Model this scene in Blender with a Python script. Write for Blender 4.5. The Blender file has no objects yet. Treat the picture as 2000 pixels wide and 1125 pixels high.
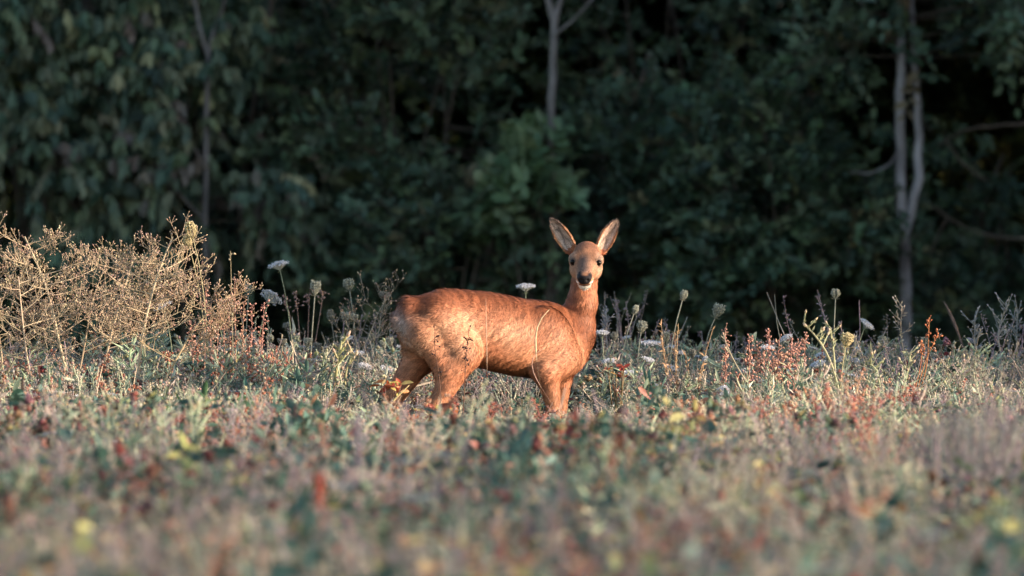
import bpy, math
import numpy as np
from mathutils import Vector

# ------------------------------------------------------------------ camera, world, sun, exposure
S = bpy.context.scene
FPX, CAMZ, HORIZON = 28800.0, 1.6, 132.0        # focal length in photo pixels, eye height, horizon row
cam_d = bpy.data.cameras.new('camera')
cam = bpy.data.objects.new('camera', cam_d)
S.collection.objects.link(cam)
S.camera = cam
cam_d.sensor_width = 36.0
cam_d.lens = FPX / 2000.0 * 36.0
cam_d.clip_start, cam_d.clip_end = 0.5, 3000.0
cam.location = (0, 0, CAMZ)
cam.rotation_euler = (math.pi / 2 - math.atan((562.5 - HORIZON) / FPX), 0, 0)
cam_d.dof.use_dof = True
cam_d.dof.focus_distance = 60.0
cam_d.dof.aperture_fstop = 5.0

SUN_AZ, SUN_EL = math.radians(74), math.radians(14)      # azimuth measured from the camera side towards the right
SD = Vector((math.sin(SUN_AZ) * math.cos(SUN_EL), -math.cos(SUN_AZ) * math.cos(SUN_EL), math.sin(SUN_EL)))
W = bpy.data.worlds.new('World')
S.world = W
W.use_nodes = True
wn = W.node_tree.nodes
sky = wn.new('ShaderNodeTexSky')
sky.sky_type = 'NISHITA'
sky.sun_disc = False
sky.sun_elevation = SUN_EL
sky.sun_rotation = math.pi - SUN_AZ
W.node_tree.links.new(sky.outputs[0], wn['Background'].inputs[0])
wn['Background'].inputs[1].default_value = 0.13
sun_d = bpy.data.lights.new('sun', 'SUN')
sun_d.energy = 4.1
sun_d.angle = math.radians(0.5)
sun_d.color = (1.0, 0.82, 0.65)
sun = bpy.data.objects.new('sun', sun_d)
S.collection.objects.link(sun)
sun.rotation_euler = SD.to_track_quat('Z', 'Y').to_euler()
sun.location = (20, -10, 20)
S.view_settings.view_transform = 'Standard'
S.view_settings.look = 'None'
S.view_settings.exposure = 1.5
S.view_settings.gamma = 1.0
S.render.engine = 'CYCLES'
S.cycles.max_bounces = 6
S.cycles.transparent_max_bounces = 4
S.cycles.use_denoising = True

R = np.random.default_rng(11)
A = lambda *v: np.array(v, dtype=np.float64)


def unit(v):
    v = np.asarray(v, float)
    return v / np.maximum(np.linalg.norm(v, axis=-1, keepdims=True), 1e-9)


def px(x, y, Y):
    """point at depth Y that the photograph shows at pixel (x, y)"""
    return A((x - 1000) * Y / FPX, Y, CAMZ - (y - HORIZON) * Y / FPX)


# ------------------------------------------------------------------ materials
def plant_mat(name, rough=0.6, transl=0.25, vary=0.25, spec=0.3, hue=0.02, nscale=60.0):
    m = bpy.data.materials.new(name)
    m.use_nodes = True
    nt = m.node_tree
    n, l = nt.nodes, nt.links
    bs = n['Principled BSDF']
    at = n.new('ShaderNodeAttribute'); at.attribute_name = 'Col'
    oi = n.new('ShaderNodeObjectInfo')
    tc = n.new('ShaderNodeTexCoord')
    no = n.new('ShaderNodeTexNoise'); no.inputs['Scale'].default_value = nscale; no.inputs['Detail'].default_value = 3
    l.new(tc.outputs['Object'], no.inputs['Vector'])
    hs = n.new('ShaderNodeHueSaturation')
    mh = n.new('ShaderNodeMapRange'); mh.inputs[3].default_value = 0.5 - hue; mh.inputs[4].default_value = 0.5 + hue
    l.new(oi.outputs['Random'], mh.inputs[0]); l.new(mh.outputs[0], hs.inputs['Hue'])
    mv = n.new('ShaderNodeMapRange'); mv.inputs[1].default_value = 0.3; mv.inputs[2].default_value = 0.7
    mv.inputs[3].default_value = 1 - vary; mv.inputs[4].default_value = 1 + vary
    l.new(no.outputs['Fac'], mv.inputs[0]); l.new(mv.outputs[0], hs.inputs['Value'])
    l.new(at.outputs['Color'], hs.inputs['Color'])
    l.new(hs.outputs[0], bs.inputs['Base Color'])
    bs.inputs['Roughness'].default_value = rough
    bs.inputs['Specular IOR Level'].default_value = spec
    if transl:
        tr = n.new('ShaderNodeBsdfTranslucent')
        l.new(hs.outputs[0], tr.inputs['Color'])
        mx = n.new('ShaderNodeMixShader'); mx.inputs[0].default_value = transl
        l.new(bs.outputs[0], mx.inputs[1]); l.new(tr.outputs[0], mx.inputs[2])
        l.new(mx.outputs[0], n['Material Output'].inputs['Surface'])
    return m


def noise_mat(name, c1, c2, scale, rough=0.9, stretch=(1, 1, 1), bump=0.3):
    m = bpy.data.materials.new(name)
    m.use_nodes = True
    n, l = m.node_tree.nodes, m.node_tree.links
    bs = n['Principled BSDF']
    tc = n.new('ShaderNodeTexCoord'); mp = n.new('ShaderNodeMapping'); mp.inputs['Scale'].default_value = stretch
    l.new(tc.outputs['Object'], mp.inputs['Vector'])
    no = n.new('ShaderNodeTexNoise'); no.inputs['Scale'].default_value = scale; no.inputs['Detail'].default_value = 6
    l.new(mp.outputs[0], no.inputs['Vector'])
    cr = n.new('ShaderNodeValToRGB')
    cr.color_ramp.elements[0].position = 0.35; cr.color_ramp.elements[0].color = (*c1, 1)
    cr.color_ramp.elements[1].position = 0.65; cr.color_ramp.elements[1].color = (*c2, 1)
    l.new(no.outputs['Fac'], cr.inputs[0]); l.new(cr.outputs[0], bs.inputs['Base Color'])
    bp = n.new('ShaderNodeBump'); bp.inputs['Strength'].default_value = bump; bp.inputs['Distance'].default_value = 0.02
    l.new(no.outputs['Fac'], bp.inputs['Height']); l.new(bp.outputs[0], bs.inputs['Normal'])
    bs.inputs['Roughness'].default_value = rough
    bs.inputs['Specular IOR Level'].default_value = 0.2
    return m


M_LEAF = plant_mat('meadow_leaf', 0.55, 0.3, 0.3, 0.35, 0.025, 40)
M_DRY = plant_mat('dry_stalk', 0.7, 0.15, 0.3, 0.25, 0.012, 70)
M_PETAL = plant_mat('white_petal', 0.6, 0.35, 0.1, 0.2, 0.0, 50)
M_SEED = plant_mat('seed_head', 0.75, 0.1, 0.3, 0.2, 0.0, 120)
M_WOOD_LEAF = plant_mat('wood_leaf', 0.5, 0.2, 0.35, 0.35, 0.015, 3)
M_BARK_PALE = noise_mat('pale_bark', (0.07, 0.058, 0.052), (0.26, 0.23, 0.22), 9, 0.9, (1, 1, 0.35))
M_BARK_SILVER = noise_mat('silver_bark', (0.12, 0.10, 0.10), (0.46, 0.42, 0.43), 7, 0.9, (1, 1, 0.35))
M_BARK_BROWN = noise_mat('brown_bark', (0.05, 0.038, 0.03), (0.16, 0.12, 0.095), 12, 0.9, (1, 1, 0.3))
M_SOIL = noise_mat('field_soil', (0.045, 0.04, 0.022), (0.10, 0.085, 0.045), 3, 0.95)
M_COAT = plant_mat('deer_coat', 0.7, 0.0, 0.3, 0.2, 0.0, 45)
M_FUR = plant_mat('deer_fur', 0.6, 0.1, 0.1, 0.3, 0.0, 30)


def plain_mat(name, col, rough):
    m = bpy.data.materials.new(name); m.use_nodes = True
    b = m.node_tree.nodes['Principled BSDF']
    b.inputs['Base Color'].default_value = (*col, 1); b.inputs['Roughness'].default_value = rough
    return m


M_EYE = plain_mat('deer_eye', (0.004, 0.003, 0.002), 0.12)
M_EYE.node_tree.nodes['Principled BSDF'].inputs['Specular IOR Level'].default_value = 0.12


# ------------------------------------------------------------------ mesh building
class MB:
    def __init__(s):
        s.V, s.C, s.T, s.Q, s.n = [], [], [], [], 0

    def add(s, V, C, T=None, Q=None):
        V = np.asarray(V, float).reshape(-1, 3)
        C = np.broadcast_to(np.asarray(C, float), V.shape)
        if T is not None: s.T.append(np.asarray(T).reshape(-1, 3) + s.n)
        if Q is not None: s.Q.append(np.asarray(Q).reshape(-1, 4) + s.n)
        s.V.append(V); s.C.append(C); s.n += len(V)

    def leaves(s, P, D, N, L, Wd, C, fold=0.22, at=0.45):
        P = np.atleast_2d(P); n = len(P)
        if n == 0: return
        D = unit(np.broadcast_to(D, (n, 3))); N = np.broadcast_to(N, (n, 3))
        Sd = unit(np.cross(D, N)); N = np.cross(Sd, D)
        L = np.broadcast_to(L, n)[:, None]; Wd = np.broadcast_to(Wd, n)[:, None]
        C = np.broadcast_to(C, (n, 3))
        l = P + D * L * at + Sd * Wd / 2 + N * Wd * fold
        r = P + D * L * at - Sd * Wd / 2 + N * Wd * fold
        t = P + D * L - N * L * 0.12
        V = np.stack([P, l, t, r], 1).reshape(-1, 3)
        b = (np.arange(n) * 4)[:, None]
        T = np.concatenate([b + [0, 2, 1], b + [0, 3, 2]])
        s.add(V, np.repeat(C, 4, 0), T)

    def ovals(s, P, D, N, L, Wd, C, fold=0.15):
        P = np.atleast_2d(P); n = len(P)
        if n == 0: return
        D = unit(np.broadcast_to(D, (n, 3))); N = np.broadcast_to(N, (n, 3))
        Sd = unit(np.cross(D, N)); N = np.cross(Sd, D)
        L = np.broadcast_to(L, n)[:, None]; Wd = np.broadcast_to(Wd, n)[:, None]
        C = np.broadcast_to(C, (n, 3))
        pts = [P]
        for u, w, sg in ((.3, .42, 1), (.72, .4, 1), (1, 0, 1), (.72, .4, -1), (.3, .42, -1)):
            pts.append(P + D * L * u + Sd * Wd * w * sg + N * (Wd * fold * (w > 0) - L * .1 * u * u))
        V = np.stack(pts, 1).reshape(-1, 3)
        b = (np.arange(n) * 6)[:, None]
        Q = np.concatenate([b + [0, 3, 2, 1], b + [0, 5, 4, 3]])
        s.add(V, np.repeat(C, 6, 0), None, Q)

    def segs(s, P0, P1, r0, r1, C, sides=3):
        P0 = np.atleast_2d(P0).astype(float); P1 = np.atleast_2d(P1).astype(float); n = len(P0)
        if n == 0: return
        d = unit(P1 - P0)
        ref = np.where(np.abs(d[:, 2:3]) > .9, A(1, 0, 0), A(0, 0, 1))
        u = unit(np.cross(d, ref)); v = np.cross(d, u)
        r0 = np.broadcast_to(r0, n)[:, None, None]; r1 = np.broadcast_to(r1, n)[:, None, None]
        a = np.arange(sides) * 2 * math.pi / sides
        ring = u[:, None] * np.cos(a)[None, :, None] + v[:, None] * np.sin(a)[None, :, None]
        V = np.concatenate([P0[:, None] + ring * r0, P1[:, None] + ring * r1], 1).reshape(-1, 3)
        k = np.arange(sides); kn = (k + 1) % sides
        q = np.stack([k, kn, kn + sides, k + sides], 1)
        Q = ((np.arange(n) * 2 * sides)[:, None, None] + q[None]).reshape(-1, 4)
        s.add(V, np.repeat(np.broadcast_to(C, (n, 3)), 2 * sides, 0), None, Q)

    def tube(s, pts, rad, C, sides=5):
        pts = np.asarray(pts, float); n = len(pts)
        rad = np.broadcast_to(rad, n)
        d = unit(np.gradient(pts, axis=0))
        ref = A(0.3, 1, 0.1)
        u = unit(np.cross(d, ref)); v = np.cross(d, u)
        a = np.arange(sides) * 2 * math.pi / sides
        V = (pts[:, None] + rad[:, None, None] * (u[:, None] * np.cos(a)[None, :, None] + v[:, None] * np.sin(a)[None, :, None])).reshape(-1, 3)
        k = np.arange(sides); kn = (k + 1) % sides
        q = np.stack([k, kn, kn + sides, k + sides], 1)
        Q = ((np.arange(n - 1) * sides)[:, None, None] + q[None]).reshape(-1, 4)
        T = [[(n - 1) * sides, (n - 1) * sides + i, (n - 1) * sides + i + 1] for i in range(1, sides - 1)]
        s.add(V, C, T, Q)

    def octas(s, P, r, C, stretch=None, D=None):
        P = np.atleast_2d(P); n = len(P)
        if n == 0: return
        r = np.broadcast_to(r, n)[:, None, None]
        o = np.array([[1, 0, 0], [-1, 0, 0], [0, 1, 0], [0, -1, 0], [0, 0, 1], [0, 0, -1]], float)
        if D is not None:
            D = unit(np.broadcast_to(D, (n, 3)))
            ref = np.where(np.abs(D[:, 2:3]) > .9, A(1, 0, 0), A(0, 0, 1))
            u = unit(np.cross(D, ref)); v = np.cross(D, u)
            V = P[:, None] + r * (o[None, :, 0:1] * u[:, None] + o[None, :, 1:2] * v[:, None] + o[None, :, 2:3] * D[:, None] * stretch)
        else:
            V = P[:, None] + r * o[None] * R.uniform(.75, 1.25, (n, 6, 1))
        t = np.array([[0, 2, 4], [2, 1, 4], [1, 3, 4], [3, 0, 4], [2, 0, 5], [1, 2, 5], [3, 1, 5], [0, 3, 5]])
        T = ((np.arange(n) * 6)[:, None, None] + t[None]).reshape(-1, 3)
        s.add(V.reshape(-1, 3), np.repeat(np.broadcast_to(C, (n, 3)), 6, 0), T)

    def mesh(s, name, mat, off=(0, 0, 0), smooth=False):
        V = np.concatenate(s.V) - np.asarray(off, float)
        C = np.concatenate(s.C)
        T = np.concatenate(s.T) if s.T else np.zeros((0, 3), int)
        Q = np.concatenate(s.Q) if s.Q else np.zeros((0, 4), int)
        me = bpy.data.meshes.new(name)
        me.vertices.add(len(V)); me.vertices.foreach_set('co', V.astype(np.float32).ravel())
        nl = T.size + Q.size
        me.loops.add(nl)
        me.loops.foreach_set('vertex_index', np.concatenate([T.ravel(), Q.ravel()]).astype(np.int32))
        npoly = len(T) + len(Q)
        me.polygons.add(npoly)
        st = np.concatenate([np.arange(len(T)) * 3, T.size + np.arange(len(Q)) * 4]).astype(np.int32)
        me.polygons.foreach_set('loop_start', st)
        me.polygons.foreach_set('loop_total', np.concatenate([np.full(len(T), 3), np.full(len(Q), 4)]).astype(np.int32))
        if smooth: me.polygons.foreach_set('use_smooth', np.ones(npoly, bool))
        me.update(calc_edges=True)
        ca = me.attributes.new('Col', 'FLOAT_COLOR', 'POINT')
        ca.data.foreach_set('color', np.concatenate([np.clip(C, 0, 1), np.ones((len(C), 1))], 1).astype(np.float32).ravel())
        me.materials.append(mat)
        return me

    def build(s, name, mat, parent=None, smooth=False, off=None):
        if off is None: off = parent.location if parent else (0, 0, 0)
        o = bpy.data.objects.new(name, s.mesh(name, mat, off, smooth))
        S.collection.objects.link(o)
        if parent: o.parent = parent
        return o


def tag(o, label, cat=None, group=None, kind=None):
    o['label'] = label
    if cat: o['category'] = cat
    if group: o['group'] = group
    if kind: o['kind'] = kind
    return o


def thing(name, label, cat, loc, group=None):
    o = bpy.data.objects.new(name, None)
    o.empty_display_size = 0.1
    S.collection.objects.link(o)
    o.location = [float(c) for c in loc]
    return tag(o, label, cat, group)


def scatter(name, clumps, pts, rot, scl, idx):
    """one object that instances clump meshes on points through geometry nodes"""
    col = bpy.data.collections.new(name + '_clumps')
    for i, me in enumerate(clumps):
        col.objects.link(bpy.data.objects.new('%s_clump_%03d' % (name, i), me))
    me = bpy.data.meshes.new(name)
    n = len(pts)
    me.vertices.add(n); me.vertices.foreach_set('co', np.asarray(pts, np.float32).ravel())
    a = me.attributes.new('rot', 'FLOAT_VECTOR', 'POINT'); a.data.foreach_set('vector', np.asarray(rot, np.float32).ravel())
    a = me.attributes.new('scl', 'FLOAT_VECTOR', 'POINT'); a.data.foreach_set('vector', np.asarray(scl, np.float32).ravel())
    a = me.attributes.new('idx', 'INT', 'POINT'); a.data.foreach_set('value', np.asarray(idx, np.int32))
    o = bpy.data.objects.new(name, me)
    S.collection.objects.link(o)
    ng = bpy.data.node_groups.new(name + '_scatter', 'GeometryNodeTree')
    ng.interface.new_socket('Geometry', in_out='INPUT', socket_type='NodeSocketGeometry')
    ng.interface.new_socket('Geometry', in_out='OUTPUT', socket_type='NodeSocketGeometry')
    N, L = ng.nodes, ng.links
    gi, go = N.new('NodeGroupInput'), N.new('NodeGroupOutput')
    ci = N.new('GeometryNodeCollectionInfo'); ci.inputs['Collection'].default_value = col
    ci.inputs['Separate Children'].default_value = True; ci.inputs['Reset Children'].default_value = True
    ip = N.new('GeometryNodeInstanceOnPoints'); ip.inputs['Pick Instance'].default_value = True
    def attr(nm, t):
        x = N.new('GeometryNodeInputNamedAttribute'); x.data_type = t; x.inputs['Name'].default_value = nm
        return x.outputs['Attribute']
    L.new(gi.outputs[0], ip.inputs['Points']); L.new(ci.outputs[0], ip.inputs['Instance'])
    L.new(attr('idx', 'INT'), ip.inputs['Instance Index'])
    L.new(attr('rot', 'FLOAT_VECTOR'), ip.inputs['Rotation'])
    L.new(attr('scl', 'FLOAT_VECTOR'), ip.inputs['Scale'])
    L.new(ip.outputs[0], go.inputs[0])
    md = o.modifiers.new('scatter', 'NODES'); md.node_group = ng
    return o


def pick(pal, wts, n, jit=0.18):
    pal = np.array(pal, float); w = np.array(wts, float); w /= w.sum()
    c = pal[R.choice(len(pal), n, p=w)]
    return np.clip(c * R.uniform(1 - jit, 1 + jit, (n, 1)) * R.uniform(.93, 1.07, (n, 3)), 0, 1)


def rnd_dir(n, up=0.0):
    v = R.normal(size=(n, 3)); v[:, 2] += up
    return unit(v)


def smooth_noise(x, y, seed=0.0):
    return (np.sin(x * 1.7 + seed) * np.cos(y * .9 + seed * 1.3) + .6 * np.sin(x * 3.9 - y * 2.3 + seed * 2.1)
            + .4 * np.sin(x * 7.3 + y * 5.1 + seed * .7)) / 2.0


# ------------------------------------------------------------------ ground
mb = MB()
g = 40
gx, gy = np.meshgrid(np.linspace(-600, 600, g), np.linspace(-200, 1400, g), indexing='ij')
V = np.stack([gx, gy, np.zeros_like(gx)], -1).reshape(-1, 3)
i, j = np.meshgrid(np.arange(g - 1), np.arange(g - 1), indexing='ij')
q = np.stack([i * g + j, (i + 1) * g + j, (i + 1) * g + j + 1, i * g + j + 1], -1).reshape(-1, 4)
mb.add(V, (.1, .1, .05), None, q)
o = mb.build('ground', M_SOIL)
tag(o, 'bare brown soil of the meadow and the wood floor', 'ground', kind='structure')


# ------------------------------------------------------------------ wood edge: trees and bushes in the shade
GREEN = [(.085, .125, .065), (.065, .105, .062), (.10, .135, .065), (.045, .08, .05), (.145, .16, .075), (.2, .16, .085)]
GW = [5, 5, 4, 4, 1.6, .35]
PALE = [(.11, .145, .08), (.16, .18, .10), (.075, .115, .07), (.25, .25, .13), (.19, .15, .12), (.055, .095, .065)]
PW = [5, 4, 5, 1.2, 1.6, 4]


def sprays(mb, bone, P, D, n_leaf, length, leafL, leafW, pal, wts, droop=.15, flat=True, lift=.75):
    """leafy twigs: each starts at P, runs along D and carries leaves on both sides"""
    n = len(P)
    D = unit(D)
    t = np.linspace(.12, 1, n_leaf)[None, :, None]
    ln = (length * R.uniform(.6, 1.35, n))[:, None, None]
    tip = P + D * ln[:, 0]
    tip[:, 2] -= droop * ln[:, 0, 0]
    path = P[:, None] + (D[:, None] * t) * ln
    path[:, :, 2] -= droop * ln[:, :, 0] * t[:, :, 0] ** 2
    up = unit(R.normal(size=(n, 3)) * .45 + A(0, -.35, lift))
    side = unit(np.cross(D, up))
    sg = np.where(np.arange(n_leaf) % 2 == 0, 1.0, -1.0)[None, :, None]
    ld = unit(side[:, None] * sg * R.uniform(.5, 1.1, (n, n_leaf, 1)) + D[:, None] * R.uniform(.3, .9, (n, n_leaf, 1)) + R.normal(size=(n, n_leaf, 3)) * .28)
    if not flat: ld = unit(ld * .45 + A(0, -.08, -1.0))
    nn = unit(np.repeat(up[:, None], n_leaf, 1) + R.normal(size=(n, n_leaf, 3)) * .4)
    if not flat: nn = unit(R.normal(size=(n, n_leaf, 3)) * .6 + A(0, -1, .2))
    cc = pick(pal, wts, n)
    cc = np.repeat(cc[:, None], n_leaf, 1) * R.uniform(.8, 1.2, (n, n_leaf, 1))
    k = n * n_leaf
    sc = R.uniform(.6, 1.25, k)
    mb.ovals(path.reshape(k, 3), ld.reshape(k, 3), nn.reshape(k, 3), leafL * sc, leafW * sc, cc.reshape(k, 3))
    if bone is not None: bone.segs(P, tip, .004, .0015, (.06, .05, .035))


def bush(name, label, xy, h, rx, ry, nclus, per, leafL, leafW, pal, wts, droop=.15, flat=True, seed_dir=-1.0, base=0.0, group=None, cr=.2):
    root = thing(name, label, 'bush', (xy[0], xy[1], 0), group)
    fol, bone = MB(), MB()
    # woody stems
    ns = 6
    tips = []
    for k in range(ns):
        a = R.uniform(0, 2 * math.pi); b = A(R.normal() * .06, R.normal() * .06, -.03)
        e = A(math.cos(a) * rx * R.uniform(.2, .75), math.sin(a) * ry * R.uniform(.2, .7), h * R.uniform(.65, .98))
        m = (b + e) / 2 + A(R.normal() * .12, R.normal() * .1, h * .1)
        t = np.linspace(0, 1, 7)[:, None]
        p = (1 - t) ** 2 * b + 2 * t * (1 - t) * m + t * t * e
        bone.tube(p, np.linspace(.011, .004, 7), (.08, .065, .05), 5)
        tips.append(p)
    tips = np.concatenate([p[2:] for p in tips])
    # leaf clusters through the bush volume, denser near its outside
    nclus = int(nclus * .62); per = int(per * 2.3); cr *= .95
    u = rnd_dir(nclus); rad = R.uniform(.35, 1, nclus) ** .45
    cz = (u[:, 2] * rad * .5 + .5)
    C = np.stack([u[:, 0] * rad * rx, u[:, 1] * rad * ry, base + cz * (h - base)], 1)
    C += R.normal(size=C.shape) * .05
    near = tips[np.argmin(((C[:, None] - tips[None]) ** 2).sum(-1), 1)]
    bone.segs(near, C, .006, .003, (.07, .055, .04))
    n = nclus * per
    P = np.repeat(C, per, 0) + R.normal(size=(n, 3)) * cr * .55 * A(1, 1, .8)
    out = np.repeat(unit(C - A(0, 0, h * .45)), per, 0)
    D = unit(out * .7 + R.normal(size=(n, 3)) * .6 + A(0, -.25, .1))
    sprays(fol, bone, P, D, 11, cr * .95, leafL, leafW, pal, wts, droop, flat)
    bone.build('branches', M_BARK_BROWN, root, off=(0, 0, 0))['kind'] = 'stuff'
    fo = fol.build('foliage', M_WOOD_LEAF, root, off=(0, 0, 0))
    fo['kind'] = 'stuff'
    return root


def wxy(p, Y):
    return ((p - 1000) * Y / FPX, Y)


bush('climber_draped_bush', 'tall bush draped with pale hanging leaves behind the dry branching stalks', wxy(70, 80.6), 2.5, .75, .6, 110, 8, .085, .036, PALE, PW, .35, False)
bush('climber_draped_bush', 'straggly bush of hanging yellowish leaves around the slender grey trunk', wxy(330, 80.5), 2.1, .62, .5, 62, 8, .08, .034, PALE, PW, .35, False)
bush('leafy_bush', 'dark green bush growing beside the thin leaning trunk', wxy(560, 82.0), 2.2, .5, .6, 48, 8, .058, .034, GREEN, GW)
bush('leafy_bush', 'broad dense green bush behind the deer\'s rump', wxy(790, 81.0), 2.5, .75, .65, 100, 8, .054, .032, GREEN, GW)
bush('leafy_bush', 'low rounded green bush behind the deer\'s back', wxy(900, 80.2), 1.05, .62, .45, 55, 8, .05, .03, GREEN, GW)
bush('leafy_shoot', 'light green young shoots with big leaves hugging the upright grey trunk', wxy(1045, 79.8), 1.16, .2, .14, 14, 5, .115, .055, [(.15, .21, .10), (.12, .18, .09), (.2, .24, .12)], [3, 3, 1], .3, cr=.15, base=.72)
bush('leafy_bush', 'wide green bush behind the deer\'s head and ears', wxy(1290, 80.8), 1.6, .72, .6, 84, 8, .054, .032, GREEN, GW)
bush('leafy_bush', 'mid green bush with arching sprays beside the pale twin trunks', wxy(1490, 80.3), 1.5, .66, .5, 92, 8, .054, .032, GREEN, GW)
bush('leafy_bush', 'tall shadowy bush standing back between the grey trunk and the twin trunks', wxy(1330, 83.4), 2.9, .85, .6, 44, 8, .062, .037, GREEN, GW, base=.9)
bush('leafy_bush', 'low dark bush at the foot of the pale twin trunks', wxy(1690, 81.2), .95, .5, .4, 45, 8, .052, .031, GREEN, GW)
bush('leafy_bush', 'sparse dark bush under the bare horizontal branch', wxy(1930, 82.2), 1.15, .5, .4, 30, 8, .054, .032, GREEN, GW)
bush('leafy_bush', 'high shadowy bush above the gap between leaning trunk and broad bush', wxy(620, 83.6), 3.0, .9, .5, 38, 8, .06, .036, GREEN, GW, base=.8)


def curve(pts, n=14):
    """smooth path through given points"""
    pts = np.asarray(pts, float)
    d = np.concatenate([[0], np.cumsum(np.linalg.norm(np.diff(pts, axis=0), axis=1))])
    t = np.linspace(0, d[-1], n)
    p = np.stack([np.interp(t, d, pts[:, k]) for k in range(3)], 1)
    for _ in range(2):
        p[1:-1] = (p[:-2] + 2 * p[1:-1] + p[2:]) / 4
    return p


def tree(name, label, base_px, Y, trunk_pts, r, mat, limbs=(), crown=None):
    b = px(*base_px, Y); b[2] = 0
    root = thing(name, label, 'tree', b)
    pts = [b + A(0, 0, -.1)] + [px(x, y, Y) + A(0, dy, 0) for x, y, dy in trunk_pts]
    p = curve(pts, 22)
    p[1:-1] += R.normal(size=(20, 3)) * r * .12
    t = MB(); t.tube(p, np.linspace(r * 1.1, r * .72, 22), (.3, .28, .27), 9)
    tr = t.build('trunk', mat, root, True)
    for lp, lr in limbs:
        m = MB(); q = curve([px(x, y, Y) + A(0, dy, 0) for x, y, dy in lp], 14)
        q[1:-1] += R.normal(size=(12, 3)) * lr * .2
        m.tube(q, np.linspace(lr, lr * .5, 14), (.3, .28, .27), 7)
        m.build('limb', mat, root, True)
    if crown:
        cx, cy, cz, cr_, ch, n, pal, wts = crown
        fol, bone = MB(), MB()
        u = rnd_dir(n); C = b * A(1, 1, 0) + A(cx, cy, cz) + u * (R.uniform(.3, 1, n) ** .5)[:, None] * A(cr_, cr_, ch)
        wood = np.concatenate([p[14:]] + [curve([px(x, y, Y) + A(0, dy, 0) for x, y, dy in lp], 14)[4:] for lp, lr in limbs if lr > .012])
        top = wood[np.argmin(((C[:, None] - wood[None]) ** 2).sum(-1), 1)]
        bone.segs(top, C, .007, .003, (.07, .055, .04))
        P = np.repeat(C, 7, 0) + R.normal(size=(n * 7, 3)) * .14
        sprays(fol, bone, P, rnd_dir(n * 7, .1), 9, .25, .08, .045, pal, wts, .3)
        bone.build('twigs', M_BARK_BROWN, root)['kind'] = 'stuff'
        f = fol.build('crown', M_WOOD_LEAF, root); f['kind'] = 'stuff'
    return root


tree('slender_tree', 'slender grey tree trunk forking high among pale hanging leaves', (402, 640), 80.15,
     [(400, 440, 0), (402, 300, 0), (404, 180, 0), (407, 90, 0)], .019, M_BARK_PALE,
     [([(407, 100, 0), (425, 40, .05), (450, -40, .1), (470, -260, .2)], .013), ([(406, 110, 0), (385, 40, 0), (370, -60, .05), (350, -300, .1)], .0125),
      ([(400, 430, -.02), (350, 380, -.1), (320, 330, -.15), (330, 270, -.2)], .008), ([(402, 330, -.02), (360, 250, -.1), (330, 200, -.12)], .007)],
     (0, .2, 3.3, 1.1, 1.1, 60, PALE, PW))
tree('slender_tree', 'thin brown trunk leaning towards the slender grey tree', (455, 640), 81.4,
     [(470, 400, 0), (483, 270, 0), (512, 135, 0), (530, 20, 0), (545, -200, .1)], .019, M_BARK_BROWN,
     [([(575, 270, .1), (555, 225, 0), (515, 192, -.1)], .014)], (.35, .3, 3.5, .9, .9, 40, GREEN, GW))
tree('slender_tree', 'straight grey tree trunk rising behind the deer\'s neck', (1088, 640), 79.9,
     [(1085, 560, 0), (1082, 420, 0), (1074, 300, 0), (1076, 180, 0), (1082, 90, 0), (1083, 20, 0)], .026, M_BARK_PALE,
     [([(1083, 45, 0), (1072, 5, 0), (1055, -60, 0), (1030, -300, .1)], .02), ([(1083, 45, 0), (1098, 0, 0), (1115, -80, .1), (1150, -320, .2)], .018),
      ([(1080, 70, -.02), (1120, 40, -.1), (1160, -5, -.15)], .009), ([(1082, 420, -.02), (1100, 385, -.08), (1130, 360, -.12)], .007)],
     (0, .2, 3.4, 1.2, 1.0, 66, GREEN, GW))
tree('twin_trunk_tree', 'pale twin-stemmed tree splitting in two above the meadow', (1768, 650), 80.2,
     [(1770, 580, 0), (1767, 500, 0), (1765, 440, 0), (1758, 380, 0), (1757, 300, 0), (1758, 190, 0), (1765, -40, .05)], .031, M_BARK_SILVER,
     [([(1766, 460, 0), (1782, 400, -.02), (1800, 310, -.02), (1800, 270, 0), (1788, 180, .02), (1780, -40, .1)], .028),
      ([(1757, 290, 0), (1740, 320, -.05), (1700, 340, -.1), (1660, 335, -.15)], .006)],
     (.1, -.2, 2.15, .95, .68, 58, GREEN, GW))
tree('slender_tree', 'thin dead tree with a bare horizontal branch and drooping twigs', (2060, 650), 80.6,
     [(2062, 500, 0), (2058, 240, 0), (2070, 60, 0), (2075, -150, 0)], .03, M_BARK_BROWN,
     [([(2060, 240, 0), (1980, 244, -.05), (1900, 248, -.08), (1845, 270, -.1), (1830, 285, -.1)], .013), ([(1845, 270, -.1), (1870, 310, -.12), (1905, 342, -.14), (1928, 352, -.15)], .009),
      ([(2060, 470, 0), (1960, 465, -.05), (1905, 455, -.08), (1850, 425, -.1), (1815, 400, -.1)], .009), ([(1850, 425, -.1), (1825, 470, -.1), (1812, 520, -.08)], .007)])
tree('slender_tree', 'dark thin stem with a pale broken branch behind the green bush', (1165, 650), 81.9,
     [(1170, 450, 0), (1185, 290, 0), (1210, 240, 0), (1245, 188, 0), (1270, 100, .1)], .017, M_BARK_BROWN, [])

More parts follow.
